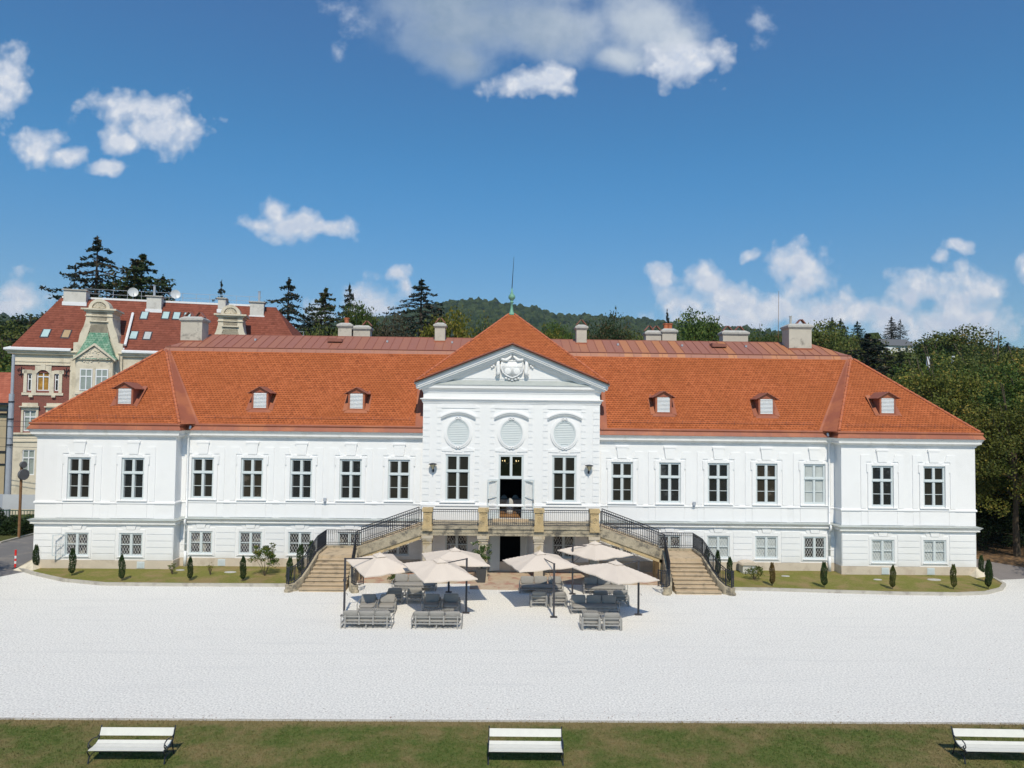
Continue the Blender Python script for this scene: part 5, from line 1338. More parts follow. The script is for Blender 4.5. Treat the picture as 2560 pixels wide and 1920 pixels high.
def coffee_table(x, y, w_, lab, rz=0):
    t = thing('coffee_table', lab, 'table', (x, y, 0), rz, 'low slatted tables of the lounge')
    b = MB(); d = .62; b.box(-w_/2, w_/2, -d/2, -d/2+.05, .33, .37); b.box(-w_/2, w_/2, d/2-.05, d/2, .33, .37); b.box(-w_/2, -w_/2+.05, -d/2+.05, d/2-.05, .33, .37); b.box(w_/2-.05, w_/2, -d/2+.05, d/2-.05, .33, .37)
    x_ = -w_/2+.08
    while x_ < w_/2-.08: b.box(x_, x_+.05, -d/2+.05, d/2-.05, .335, .36); x_ += .085
    b.build('table_top', ALU, t)
    for sx in (-1, 1):
        for sy in (-1, 1): b = MB(); b.box(*sorted((sx*w_/2, sx*(w_/2-.05))), *sorted((sy*d/2, sy*(d/2-.05))), 0, .33); b.build('leg', ALU, t)
coffee_table(-6.35, -10.0, 1.35, 'low slatted table behind the front left back-turned sofa'); coffee_table(-3.35, -9.95, 1.3, 'low slatted table half shaded, behind the second back-turned sofa')
coffee_table(-5.2, -5.95, 1.2, 'low table before the rear left sofa'); coffee_table(1.8, -6.3, 1.2, 'low table before the sofa left of the right group')
coffee_table(4.8, -6.35, 1.2, 'low table before the rear right sofa'); coffee_table(3.75, -10.1, 1.2, 'low slatted table behind the two frontmost armchairs')

def parasol(lab, c, rot, size, tx, ty, mast, mh=2.55):
    t = thing('parasol', lab, 'parasol', (mast[0], mast[1], 0), 0, 'square cantilever parasols of the lounge')
    cx, cy, cz = c[0]-mast[0], c[1]-mast[1], c[2]; h = size/2
    def P(u, v, dz=0.0):
        X = cx+u*math.cos(rot)-v*math.sin(rot); Y = cy+u*math.sin(rot)+v*math.cos(rot); return Vector((X, Y, cz+dz+tx*(X-cx)+ty*(Y-cy)))
    can = MB(); N = 10; RISE = .50
    def zz(u, v):
        # pyramid with slightly hollow panels between the eight ribs
        m = max(abs(u), abs(v)); a = math.atan2(v, u); sag = .5*(1-math.cos(8*a))*.035*m
        return RISE*(1-m)**.92-sag
    def edge_in(u, v):
        # valance edges pulled in between the corners
        m = max(abs(u), abs(v)); o = min(abs(u), abs(v)); k = 1-.035*m*(1-(o/m)**2 if m > 0 else 0); return u*k, v*k
    idx = {}
    for j in range(2*N+1):
        for i in range(2*N+1):
            u, v = -1+i/N, -1+j/N; a_, b_ = edge_in(u, v); idx[i, j] = len(can.v); can.v.append(tuple(P(a_*h, b_*h, zz(u, v))))
    for j in range(2*N):
        for i in range(2*N): can.f.append((idx[i, j], idx[i+1, j], idx[i+1, j+1], idx[i, j+1])); can.mi.append(0)
    # short skirt
    for k in range(2*N):
        for a, b_ in (((k, 0), (k+1, 0)), ((k+1, 2*N), (k, 2*N)), ((0, k+1), (0, k)), ((2*N, k), (2*N, k+1))):
            p, q = can.v[idx[a]], can.v[idx[b_]]; can.face([p, q, (q[0], q[1], q[2]-.05), (p[0], p[1], p[2]-.05)])
    ca = can.build('canopy', FABRIC, t)
    vt = MB()
    for k in range(4):
        a0, a1 = k*PI/2+PI/4, (k+1)*PI/2+PI/4
        A_, B_ = P(.36*math.cos(a0), .36*math.sin(a0), RISE-.055), P(.36*math.cos(a1), .36*math.sin(a1), RISE-.055)
        A2, B2 = P(.05*math.cos(a0), .05*math.sin(a0), RISE+.065), P(.05*math.cos(a1), .05*math.sin(a1), RISE+.065); vt.face([A_, B_, B2, A2])
    vt.tube([P(0, 0, RISE+.05), P(0, 0, RISE+.10)], .045, 8)
    vt.build('vent_cap', FABRIC, ca)
    for k in range(8):
        a = k*PI/4; u, v = math.cos(a), math.sin(a); m = max(abs(u), abs(v)); u, v = u/m*.97, v/m*.97
        rb = MB(); rb.tube([P(0, 0, RISE-.12), P(u*h*.5, v*h*.5, RISE*.5-.06), P(u*h, v*h, -.03)], .010, 4); rb.build('rib', MAST, t)
    hub = MB(); hub.tube([P(0, 0, RISE-.30), P(0, 0, RISE-.08)], .045, 8); hub.build('hub', MAST, t)
    m_ = MB(); m_.box(-.045, .045, -.03, .03, 0, mh); m_.box(-.07, .07, -.06, .06, mh*.60, mh*.60+.10); m_.build('mast', MAST, t)
    ar = MB(); e_ = P(0, 0, RISE-.2); k = (e_-Vector((0, 0, mh-.04)))
    ar.tube([(0, 0, mh-.03), e_], .026, 6); ar.tube([(0, 0, mh*.60+.05), Vector((0, 0, mh*.6+.05)).lerp(e_, .40)+Vector((0, 0, .06))], .010, 4)
    ar.build('arm', MAST, t)
    bs_ = MB(); bs_.box(-.16, .16, -.12, .12, .002, .03); bs_.build('base_cross', MAST, t)
    cr = MB(); cr.tube([(.06, 0, mh*.38), (.13, 0, mh*.38), (.13, 0, mh*.38-.08)], .010, 5); cr.build('crank', MAST, t)
parasol('leftmost parasol, its mast on the left before the staircase', (-6.32, -8.56, 2.09), .557, 2.4, -.064, .126, (-7.72, -9.6), 2.62)
parasol('parasol at the rear of the left group below the balcony', (-2.84, -7.21, 2.11), .194, 3.0, -.047, -.03, (-3.25, -5.25), 2.5)
parasol('front parasol of the left group, its mast at its right', (-3.37, -9.75, 2.10), .49, 2.6, -.10, .085, (-2.17, -9.04), 2.54)
parasol('parasol right of centre with its mast standing before the canopy', (1.32, -7.85, 2.10), .263, 2.95, .04, -.009, (1.88, -9.62), 2.46)
parasol('rearmost parasol on the right, nearest the right balcony pillar', (4.38, -5.1, 2.10), .648, 2.8, -.026, .004, (3.17, -5.43), 2.55)
parasol('rightmost parasol, its mast on the right', (4.67, -9.95, 2.10), .675, 2.8, -.115, .015, (5.88, -9.13), 2.53)

# ---- benches
def bench(lab, x, y, rz, z=.035):
    t = thing('park_bench', lab, 'bench', (x, y, z), rz, 'white slatted park benches on the front lawn'); t.scale = (1, .9, .82)
    W = 1.96
    def plank(p, nm, thk=.028):
        a, c_ = Vector(p[0]), Vector(p[1]); d = (c_-a).normalized(); nn = Vector((0, -d.z, d.y))*thk
        b = MB(); q = [a, c_, c_+nn, a+nn]; n = 0
        for s in (-1, 1): b.v += [(s*W/2, v.y, v.z) for v in q]
        for f_ in ((3, 2, 1, 0), (4, 5, 6, 7), (0, 1, 5, 4), (1, 2, 6, 5), (2, 3, 7, 6), (3, 0, 4, 7)): b.f.append(f_); b.mi.append(0)
        b.build(nm, BENCHW, t)
    plank(((0, -.34, .43), (0, -.135, .42)), 'seat_plank'); plank(((0, -.115, .42), (0, .06, .435)), 'seat_plank'); plank(((0, .075, .44), (0, .20, .50)), 'seat_plank')
    plank(((0, .28, .62), (0, .36, .845)), 'back_plank')
    for s in (-1, 1):
        b = MB(); X = s*(W/2+.012); r = .017
        b.tube([(X, -.30, 0), (X, -.27, .10), (X, -.24, .22), (X, -.32, .34), (X, -.37, .42)], [.024, .018, .018, .018, .014], 6)
        b.tube([(X, -.36, .41), (X, -.10, .39), (X, .08, .41), (X, .21, .48), (X, .29, .62), (X, .375, .87), (X, .40, .90)], r, 6)
        b.tube([(X, .33, 0), (X, .28, .14), (X, .23, .30), (X, .20, .46)], [.024, .018, .018, .018], 6)
        b.tube([(X, -.27, .15), (X, -.10, .22), (X, .10, .20), (X, .27, .15)], .013, 6)
        b.tube([(X, .28, .66), (X, .16, .63), (X, .0, .68), (X, -.14, .70), (X, -.28, .66), (X, -.33, .56), (X, -.27, .47), (X, -.21, .52), (X, -.25, .57)], .016, 6)
        b.tube([(X, -.30, .44), (X, -.18, .50), (X, -.12, .45)], .012, 5)
        b.build('iron_side', IRON, t)
    b = MB(); b.tube([(-W/2, 0, .24), (W/2, 0, .24)], .012, 6); b.build('stretcher', IRON, t)
bench('white bench with black iron sides at the left of the front lawn', -10.43, -23.12, .0)
bench('white bench with black iron sides in the middle of the front lawn', .08, -23.1, -.012)
bench('white bench with black iron sides at the right picture corner', 12.98, -23.0, -.03)

# ---- cypresses and shrubs in the beds
def leaf_blob(seed, n, rx, h, z0, leaf, prof, jit=.12, asp=1.6):
    rng = np.random.default_rng(seed); z = rng.random(n); a = rng.uniform(0, 6.283, n)
    r = prof(z)*(.75+.35*rng.random(n)**.5); r *= 1+jit*np.sin(a*3+z*9+seed)
    P = np.stack([np.cos(a)*r*rx, np.sin(a)*r*rx, z0+z*h], 1); return cards(P, leaf, rng, asp=asp)
cprof = lambda z: np.clip(np.minimum((z+.03)/.16, (1.05-z)/.30), .05, 1)**.7
def cyp_mesh(seed, m):
    v = leaf_blob(seed, 3200, .15, 1.2, .14, .022, cprof, jit=.2)
    extra = [leaf_blob(seed+i*7, 260, .045, .34, 1.08, .018, lambda z: (1-z)**.6+.1)+np.array([dx, dy, 0]) for i, (dx, dy) in enumerate(((-.07, .02), (.05, -.03), (.0, .04)), 1)]
    return mesh_np('foliage', np.concatenate([v]+extra), 4, m)
CM = {k: [cyp_mesh(30+i, m) for i in range(2)] for k, m in (('g', CYP), ('b', CYPB), ('o', CYPO))}
stem = MB(); stem.tube([(0, 0, 0), (.01, 0, .5), (0, 0, 1.2)], [.02, .015, .006], 6)
SM = bpy.data.meshes.new('stem'); SM.from_pydata(stem.v, [], stem.f); SM.materials.append(BARK)
for i, (x, y, h, k, lab) in enumerate([(-27.25, -.95, 1.55, 'g', 'small cypress at the left palace corner'), (-24.15, -2.7, 1.62, 'g', 'small cypress before the leftmost lattice window'), (-20.84, -3.8, 1.52, 'g', 'reddish-tinged cypress before the second lattice window'),
        (-17.28, -3.66, 1.48, 'g', 'small cypress right of the left downpipe'), (-14.45, -3.66, 1.5, 'g', 'small cypress just left of the big leafy bush'), (-11.98, -3.72, 1.55, 'g', 'brown-footed cypress beside the left staircase newel'),
        (-11.93, -1.7, 1.95, 'g', 'taller cypress behind the left stair railing'), (-11.50, -.75, 1.9, 'g', 'cypress against the wall behind the left stair railing'),
        (11.55, -.7, 1.7, 'g', 'cypress against the wall behind the right stair railing'), (11.95, -1.6, 1.7, 'g', 'cypress behind the right stair railing'), (12.11, -3.2, 1.6, 'g', 'cypress beside the right staircase newel'),
        (14.25, -3.8, 1.5, 'b', 'bronze-coloured cypress right of the small chimney-like vent box'), (16.95, -4.1, 1.58, 'g', 'dark green cypress near the right downpipe'), (20.54, -4.35, 1.5, 'o', 'olive cypress before the right wing, left of its windows'),
        (23.94, -4.25, 1.45, 'o', 'olive cypress between the two right wing lattice windows'), (26.25, -.75, 1.35, 'g', 'green cypress farthest back by the right corner'), (25.91, -4.15, 1.5, 'g', 'cypress at the rounded right end of the bed, front one'), (27.0, -2.7, 1.5, 'g', 'cypress at the rounded right end of the bed, right one')]):
    if i == 15: x, y = 27.75, -.9
    t = thing('cypress', lab, 'cypress', (x, y, .11), random.uniform(0, 6.28), 'small columnar cypresses in the palace beds'); t.scale = (h/1.5*random.uniform(.72, .98), h/1.5*random.uniform(.78, .95), h/1.5*random.uniform(.9, 1.0)); t.rotation_euler[0] = random.uniform(-.05, .05); t.rotation_euler[1] = random.uniform(-.04, .04)
    for me, nm in ((SM, 'stem'), (CM[k][i % 2], 'foliage')):
        o = bpy.data.objects.new(nm, me); COL.objects.link(o); o.parent = t
def bush(name, lab, x, y, z, w_, h, m, seed, n=900, leaf=.035, cat='shrub', ncl=30, group=None):
    rng = np.random.default_rng(seed); P, c_ = crown_pts(rng, n, w_/2, h*.42, h*.55, ncl, w_*.16, hollow=.2)
    P[:, 2] = np.maximum(P[:, 2], .02); t = thing(name, lab, cat, (x, y, z), 0, group)
    s_ = MB()
    for i in range(8): q = c_[i]; s_.tube([(0, 0, 0), (q[0]*.5, q[1]*.5, q[2]*.6), tuple(q)], [.015, .01, .004], 5)
    s_.build('stem', BARK, t); o = bpy.data.objects.new('foliage', mesh_np('foliage', cards(P, leaf, rng), 4, m)); COL.objects.link(o); o.parent = t; return t
bush('leafy_bush', 'big leafy bush with upright shoots in the left bed', -13.7, -2.4, .11, 1.5, 1.75, LEAF, 41, 2200, .045)
t = bush('leafy_bush', 'thin shoot rising from the top right of the big leafy bush', -13.35, -2.2, .9, .4, 1.2, LEAFM, 42, 200, .04, group=None)
bush('young_shrub', 'sparse young shrub between the second and third cypress', -18.9, -2.2, .11, .5, .6, LEAFM, 43, 220, .035)
bush('young_shrub', 'tiny sapling right of the cypress by the left downpipe', -16.75, -2.3, .11, .35, .65, LEAFY, 44, 140, .03)
bush('leafy_bush', 'low spreading shrub in the right bed beside the vent box', 13.75, -2.4, .11, 1.1, .75, LEAFM, 45, 700, .045)
bush('young_shrub', 'low dark plant at the left foot of the rear left sofa', -6.3, -3.5, .01, .9, .5, LEAF, 46, 500, .045)
FLOW = leaf_mat('leaf_flowering', (.035, .085, .015), (.08, .14, .025), (.75, .75, .55), .12, .2)
def planter(x, y, lab, h, w_, seed):
    t = thing('planter', lab, 'planter', (x, y, .01), 0, 'dark planters by the garden door')
    b = MB(); v = MB()
    n = len(b.v); q = [(-.22, -.22, 0), (.22, -.22, 0), (.22, .22, 0), (-.22, .22, 0), (-.29, -.29, .72), (.29, -.29, .72), (.29, .29, .72), (-.29, .29, .72)]
    b.v += q
    for f_ in ((0, 3, 2, 1), (4, 5, 6, 7), (0, 1, 5, 4), (1, 2, 6, 5), (2, 3, 7, 6), (3, 0, 4, 7)): b.f.append(f_); b.mi.append(0)
    b.build('pot', PLANT, t)
    bush('flowering_shrub', lab.replace('planter', 'shrub growing in it,'), x, y, .68, w_, h, FLOW, seed, 1700, .045, group=None)['label'] = 'leafy shrub with white blossoms in the '+lab
planter(-1.62, -2.95, 'tall dark planter left of the garden door', 1.55, 1.15, 51)
planter(1.70, -1.95, 'dark planter right of the garden door', .75, .8, 52)
# stone vent box with tiled lid
t = thing('vent_box', 'white vent box under a small curved tile lid against the right facade', 'vent box', (14.05, -.55, .1))
b = MB(); b.box(-.42, .42, -.35, .35, 0, .50); b.build('housing', PALER, t); b = MB(); b.box(.02, .30, -.365, -.352, .12, .38); b.build('vent_grille', STEELG, t)
b = MB(); b.prism([(-.52, .50), (.52, .50), (.46, .60), (.2, .68), (-.2, .68), (-.46, .60)], -.42, .36); b.build('lid', PLINTH, t)
for x, y, lab, r in ((-15.9, -1.6, 'pale flat stone in the left bed near the wall', .35), (15.9, -1.5, 'pale flat stone in the right bed left of the dark green cypress', .25), (20.9, -2.2, 'pale flat stone before the right wing cellar vent', .25), (24.2, -2.1, 'larger pale flat stone before the right wing', .4), (-18.9, -1.2, 'pale flat stone left of the left downpipe', .25)):
    b = MB(); b.lathe([(r, 0), (r*.95, .03), (.0, .05)], (0, 0, 0), 9); o = b.build('flat_stone', CAPST, None, loc=(x, y, .11)); o.scale = (1, .6, 1); tag(o, lab, 'stone', 'flat stones in the beds')

# ================================================================== left edge: street, hedge, fence, posts
t = thing('bollard', 'red and white banded bollard on the road corner', 'bollard', (-28.75, -.45, 0))
b = MB(); b.lathe([(.16, 0), (.15, .03), (.07, .05)], (0, 0, 0), 14); b.build('foot', MAST, t)
for i in range(5):
    b = MB(); z0, z1 = .05+[0, .21, .36, .50, .66][i], .05+[.21, .36, .50, .66, 1.0][i]; b.lathe([(.052, z0), (.052, z1)], (0, 0, 0), 14); b.build('band', REDP if i % 2 == 0 else BWHITE, t, smooth=False)
t = thing('mirror_post', 'rusty post carrying two round traffic mirrors left of the palace', 'post', (-34.85, 9, 0))
b = MB(); b.tube([(0, 0, 0), (0, 0, 5.4)], .09, 8); b.build('pole', RUST, t)
for z, r, x in ((4.52, .46, .14), (5.22, .28, .10)):
    b = MB(); b.tube([(x, -.02, z), (x+.12, -.06, z)], r*.85, 18); b.build('mirror_back', STEELD, t); b = MB(); b.tube([(x-.05, .0, z), (x-.002, -.019, z)], r*.8, 18); b.build('mirror_rim', IRON, t)
t = thing('tram_mast', 'grey steel catenary mast in front of the brick house', 'mast', (-40.5, 16, 0)); b = MB(); b.tube([(0, 0, 0), (0, 0, 10.4)], [.24, .19], 12); b.build('pole', STEELG, t)
b = MB(); b.tube([(.05, 0, 10.4), (.05, 0, 13.6)], .09, 8); b.build('extension', STEELG, t)
for z in (9.7, 8.3, 6.2): b = MB(); b.tube([(0, 0, z), (0, 0, z+.1)], .235, 12); b.build('collar', IRON, t)
for i, (z, z2) in enumerate(((8.2, 7.95), (7.75, 7.6), (6.1, 5.95), (6.8, 6.7))):
    b = MB(); b.tube([(-62, 14+i*.3, z+.3), (-40.5, 15.8, z), (-33, 16.5, z2)], .02, 4); tag(b.build('overhead_cable', IRON), ['topmost overhead cable crossing the mast', 'second overhead cable crossing the mast', 'lowest overhead cable crossing the mast', 'third overhead cable crossing the mast'][i], 'cable', 'overhead cables at the tram mast')
t = thing('street_fence', 'dark green bar fence topped by pale grey hoarding panels', 'fence', (-44, 12, 0))
b = MB(); x = 0
while x < 14: b.box(x, x+.03, -.02, .02, 0, 1.55); x += .22
b.box(0, 14, -.03, .03, 1.5, 1.56); b.box(0, 14, -.03, .03, .2, .26); b.build('bars', mat('green_fence', (.03, .085, .06), .6, .1), t)
for i in range(5): b = MB(); b.box(i*2.9, i*2.9+2.6, .06, .10, 1.62, 2.72); b.build('hoarding_panel', mat('grey_panel', (.50, .52, .54), .6, .05), t); b = MB(); b.box(i*2.9+2.6, i*2.9+2.9, .05, .12, 0, 2.74); b.build('panel_post', STEELG, t)
rng = np.random.default_rng(8); n = 15000
P = np.stack([rng.uniform(-13, 0, n), rng.uniform(-.9, .9, n), rng.random(n)**.7], 1); hgt = 1.5+.45*np.sin(P[:, 0]*1.7)+.25*np.sin(P[:, 0]*4.1); P[:, 2] *= hgt*np.sqrt(np.clip(1-(P[:, 1]/1.0)**2, .05, 1))
t = thing('hedge', 'dark green roadside hedge before the green fence', 'hedge', (-35.3, 10.8, 0)); o = bpy.data.objects.new('foliage', mesh_np('foliage', cards(P, .085, rng), 4, LEAFD)); COL.objects.link(o); o.parent = t
b = MB(); [b.tube([(-12+i*1.2, 0, 0), (-12+i*1.2, .1, 1.1)], .03, 5) for i in range(10)]; b.build('stems', BARK, t)

# ================================================================== brick house with ornate gables (local frame, turned 13 degrees)
BH = thing('brick_house', 'red brick townhouse with cream gables, green tiled bay roofs and brown roof', 'house', (-43.14, 20, 0), R_(13))
def B(mb, nm, m, par=None, **k): return mb.build(nm, m, par or BH, **k)
EV = 14.0
w = MB()
def pwall(mb, x0, x1, z0, z1, holes, y=0): wall_panel(mb, x0, x1, z0, z1, y, holes, .18)
br = MB(); h3 = [(1.83, 2.80, 10.78, 12.35), (1.11, 1.42, 10.78, 12.25), (3.22, 3.53, 10.78, 12.25), (.92, 1.88, 7.22, 9.05), (2.85, 3.75, 7.22, 9.05)]
pwall(br, .05, 4.4, 7.1, 13.0, h3); B(br, 'brick_wall', BRICK)
lw = MB(); pwall(lw, .05, 4.4, 0, 7.1, [(.92, 1.88, 3.4, 5.6), (2.85, 3.75, 3.4, 5.6)]); pwall(lw, .05, 4.4, 13.0, 14.1, [])
pwall(lw, 4.4, 25, 0, 14.1, [(5.55, 6.38, 10.8, 12.8), (6.78, 7.6, 10.8, 12.8), (10, 10.9, 10.8, 12.8), (12.2, 13.1, 10.8, 12.8), (5.55, 6.38, 7.2, 9.2), (6.78, 7.6, 7.2, 9.2)], -.04)
for a, b_ in (((0.05, 0), (0.05, 11)), ((25, 0), (25, 11)), ((.05, 11), (25, 11))): lw.face([(a[0], a[1], 0), (b_[0], b_[1], 0), (b_[0], b_[1], 14), (a[0], a[1], 14)])
B(lw, 'wall', CREAM)
tm_ = MB()
for z0, z1, o in ((13.02, 13.14, .10), (13.30, 13.42, .06), (6.95, 7.1, .16), (6.3, 6.42, .08), (10.55, 10.72, .0)):
    if o: tm_.box(.0, 4.42, -o, .02, z0, z1)
# triple window surround
for bx in ((.82, 1.08, 10.55, 12.55), (1.45, 1.80, 10.6, 12.55), (2.83, 3.19, 10.6, 12.55), (3.56, 3.82, 10.55, 12.55), (.70, 1.45, 12.28, 12.60), (3.19, 3.94, 12.28, 12.60), (.70, 3.94, 10.38, 10.60)): tm_.box(bx[0], bx[1], -.08, .0, bx[2], bx[3])
n = 8
for i in range(n):
    q0, q1 = -1+2*i/n, -1+2*(i+1)/n; f_ = lambda q: 12.62-.32*q*q
    tm_.prism([(2.315+q0*.5, f_(q0)), (2.315+q1*.5, f_(q1)), (2.315+q1*.5, 12.98), (2.315+q0*.5, 12.98)], -.09, .0)
tm_.box(1.68, 1.812, -.09, 0, 12.3, 12.98); tm_.box(2.818, 2.95, -.09, 0, 12.3, 12.98); tm_.box(2.12, 2.5, -.14, -.091, 12.6, 13.16)
for bx in ((.62, 2.15, 9.32, 9.42), (2.55, 4.08, 9.32, 9.42)): tm_.box(bx[0], bx[1], -.28, 0, bx[2], bx[3])
for x in (1.4, 3.3):
    tm_.box(x-.62, x+.62, -.10, 0, 9.43, 9.70); tm_.box(x-.66, x-.49, -.08, 0, 6.96+.16, 9.3); tm_.box(x+.49, x+.66, -.08, 0, 7.12, 9.3); tm_.box(x-.489, x+.489, -.08, 0, 9.06, 9.3)
for bx in ((1.3, 1.6, 10.2, 10.38), (3.05, 3.35, 10.2, 10.38)): tm_.box(bx[0], bx[1], -.2, 0, bx[2], bx[3])
B(tm_, 'stone_trim', CREAM)
def bwin(x0, x1, z0, z1, pm, y=.10, arch=0):
    o = bpy.data.objects.new('window', None); COL.objects.link(o); o.parent = BH; f = MB(); t_ = .075; zm_ = z0+(z1-z0)*.68
    f.box(x0, x0+t_, y-.05, y+.05, z0, z1); f.box(x1-t_, x1, y-.05, y+.05, z0, z1); f.box(x0+t_, x1-t_, y-.05, y+.05, z0, z0+t_); f.box(x0+t_, x1-t_, y-.05, y+.05, z1-t_, z1); f.box(x0+t_, x1-t_, y-.05, y+.05, zm_-.05, zm_+.05)
    if x1-x0 > .6: xc = (x0+x1)/2; f.box(xc-.04, xc+.04, y-.055, y+.045, z0+t_, zm_-.05); f.box(xc-.04, xc+.04, y-.055, y+.045, zm_+.05, z1-t_)
    f.build('frame', BWHITE, o); p = MB(); p.box(x0+.02, x1-.02, y+.02, y+.06, z0+.02, z1-.02); p.build('pane', pm, o)
bwin(1.83, 2.80, 10.78, 12.60, AMBER); bwin(1.11, 1.42, 10.78, 12.25, PANE); bwin(3.22, 3.53, 10.78, 12.25, PANE)
CURT = mat('pale_curtain', (.30, .34, .31), .4, .15, 3)
for q in ((.92, 1.88, 7.22, 9.05), (2.85, 3.75, 7.22, 9.05), (.92, 1.88, 3.4, 5.6), (2.85, 3.75, 3.4, 5.6)): bwin(*q, CURT)
for q in ((5.55, 6.38, 10.8, 12.8), (6.78, 7.6, 10.8, 12.8), (10, 10.9, 10.8, 12.8), (12.2, 13.1, 10.8, 12.8), (5.55, 6.38, 7.2, 9.2), (6.78, 7.6, 7.2, 9.2)): bwin(*q, CURT, .06)
for x in (.62, 4.12):   # wrought-iron wall anchors
    b = MB(); b.tube([(x, -.05, 11.95), (x, -.05, 12.85)], .028, 5)
    for s in (-1, 1):
        b.tube([(x, -.05, 12.4), (x+s*.18, -.05, 12.72), (x+s*.32, -.05, 12.58), (x+s*.25, -.05, 12.45), (x+s*.17, -.05, 12.55)], .032, 5); b.tube([(x, -.05, 12.3), (x+s*.15, -.05, 12.1), (x+s*.22, -.05, 12.2)], .03, 5)
    b.build('wall_anchor', IRON, BH)
# eaves
b = MB(); b.sweep([(-.15, 9), (-.15, -.0), (5.0, 0)], [(0, 13.95), (.25, 13.98), (.30, 14.15), (.42, 14.2), (.42, 14.26), (0, 14.4)]); b.sweep([(8.3, -.0), (25.2, -.0)], [(0, 13.95), (.25, 13.98), (.30, 14.15), (.42, 14.2), (.42, 14.26), (0, 14.4)]); B(b, 'eaves_cornice', CREAM)
b = MB(); b.sweep([(-.15, 9), (-.15, 0), (4.5, 0)], [(.38, 14.27), (.50, 14.30), (.50, 14.46), (.1, 14.62)]); b.sweep([(8.6, 0), (25.2, 0)], [(.38, 14.27), (.50, 14.30), (.50, 14.46), (.1, 14.62)]); B(b, 'white_gutter', BWHITE)
rfz = MB(); RZ = 19.7; rs = (RZ-14.55)/4.9
rfz.face([(-.2, -.25, 14.55), (24.3, -.25, 14.55), (21.3, 4.65, RZ-1.3 if False else RZ), (1.9, 4.65, RZ)])
rfz.face([(-.2, 11.2, 14.55), (-.2, -.25, 14.55), (1.9, 4.65, RZ), (1.9, 6.5, RZ)]); rfz.face([(24.3, -.25, 14.55), (26.6, 11.2, 14.55), (21.3, 6.5, RZ), (21.3, 4.65, RZ)])
rfz.face([(26.6, 11.2, 14.55), (-.2, 11.2, 14.55), (1.9, 6.5, RZ), (21.3, 6.5, RZ)]); rfz.face([(1.9, 4.65, RZ), (21.3, 4.65, RZ), (21.3, 6.5, RZ), (1.9, 6.5, RZ)])
B(rfz, 'roof', TILEB, uv=True)
b = MB(); b.box(2.0, 9.6, 4.6, 4.9, RZ-.02, RZ+.16); b.box(9.9, 19.3, 4.6, 4.9, RZ-.02, RZ+.16); B(b, 'ridge_capping', BWHITE)
b = MB()
for x0, x1, z in ((3.6, 19.8, RZ+.2),):
    for dz in (.45, .9): b.tube([(x0, 5.6, z+dz), (x1, 5.6, z+dz)], .022, 4)
    x = x0
    while x <= x1: b.tube([(x, 5.6, z-.2), (x, 5.6, z+.9)], .022, 4); x += 1.25
B(b, 'roof_railing', STEELG)
rp = lambda y: 14.55+(y+.25)*rs
def skylight(x, y, w_, l, pm):
    o = bpy.data.objects.new('skylight', None); COL.objects.link(o); o.parent = BH; dy = l/math.sqrt(1+rs*rs)
    for nm, m, e_, up_ in (('frame', MAST, 0, .05), ('pane', pm, .09, .075)):
        q = MB(); a = [(x-w_/2+e_, y+e_*.7, rp(y+e_*.7)+up_), (x+w_/2-e_, y+e_*.7, rp(y+e_*.7)+up_), (x+w_/2-e_, y+dy-e_*.7, rp(y+dy-e_*.7)+up_), (x-w_/2+e_, y+dy-e_*.7, rp(y+dy-e_*.7)+up_)]
        q.face(a)
        for i in range(4): c_, d_ = a[i], a[(i+1) % 4]; q.face([c_, d_, (d_[0], d_[1], d_[2]-.09), (c_[0], c_[1], c_[2]-.09)])
        q.build(nm, m, o)
SKYP = mat('skylight_pane', (.42, .56, .56), .12, .1, 2); SKYB = mat('skylight_blind', (.42, .30, .17), .3, .1)
for x, y, p in ((2.0, .65, SKYP), (3.65, .65, SKYB), (9.15, .75, SKYP), (10.3, .75, PANEB), (9.5, 2.75, SKYP), (11.35, 2.85, SKYP), (12.3, 2.85, SKYP), (13.25, 2.85, SKYP)): skylight(x, y, .72, 1.15, p)
def bchim(x0, x1, y, zt, zb, pipe=None):
    b = MB(); b.box(x0, x1, y, y+1.1, zb, zt); c_ = b.build('chimney', PALER, BH); b = MB(); b.box(x0-.12, x1+.12, y-.12, y+1.22, zt, zt+.1); b.build('chimney_cap', CAPST, c_)
    b = MB(); b.box(x0-.08, x1+.08, y-.06, y-.004, zb, zb+.35); b.build('base_flashing', BWHITE, c_)
    if pipe: b = MB(); b.tube([(pipe, y+.5, zt+.1), (pipe, y+.5, zt+1.15)], .11, 8); b.tube([(pipe, y+.5, zt+1.15), (pipe, y+.5, zt+1.2)], .15, 8); b.build('flue_pipe', STEELG, c_)
bchim(2.35, 4.25, 3.9, 20.35, 18.9); bchim(9.55, 10.85, 3.6, 20.05, 18.5, 10.1); bchim(15.9, 16.6, 3.8, 20.2, 18.8); bchim(18.9, 20.2, 3.6, 19.95, 18.3, 19.7)
for x, z in ((7.95, 20.6), (11.75, 20.6)):
    d = bpy.data.objects.new('satellite_dish', None); COL.objects.link(d); d.parent = BH; d.location = (x, 5.2, z); d.rotation_euler = (R_(80), 0, R_(15))
    q = MB(); n = 18
    for j in range(4):
        r0_, r1_ = .46*j/4, .46*(j+1)/4
        for i in range(n):
            a, b_ = 2*PI*i/n, 2*PI*(i+1)/n; q.face([(r0_*math.cos(a), r0_*math.sin(a), r0_*r0_*.5), (r1_*math.cos(a), r1_*math.sin(a), r1_*r1_*.5), (r1_*math.cos(b_), r1_*math.sin(b_), r1_*r1_*.5), (r0_*math.cos(b_), r0_*math.sin(b_), r0_*r0_*.5)])
    q.build('dish', mat('dish_grey', (.55, .57, .58), .4, .03), d); q = MB(); q.tube([(0, 0, 0), (0, -.3, .35)], .02, 5); q.tube([(0, 0, -.02), (0, -.75, -.1)], .03, 5); q.build('dish_arm', STEELG, d)
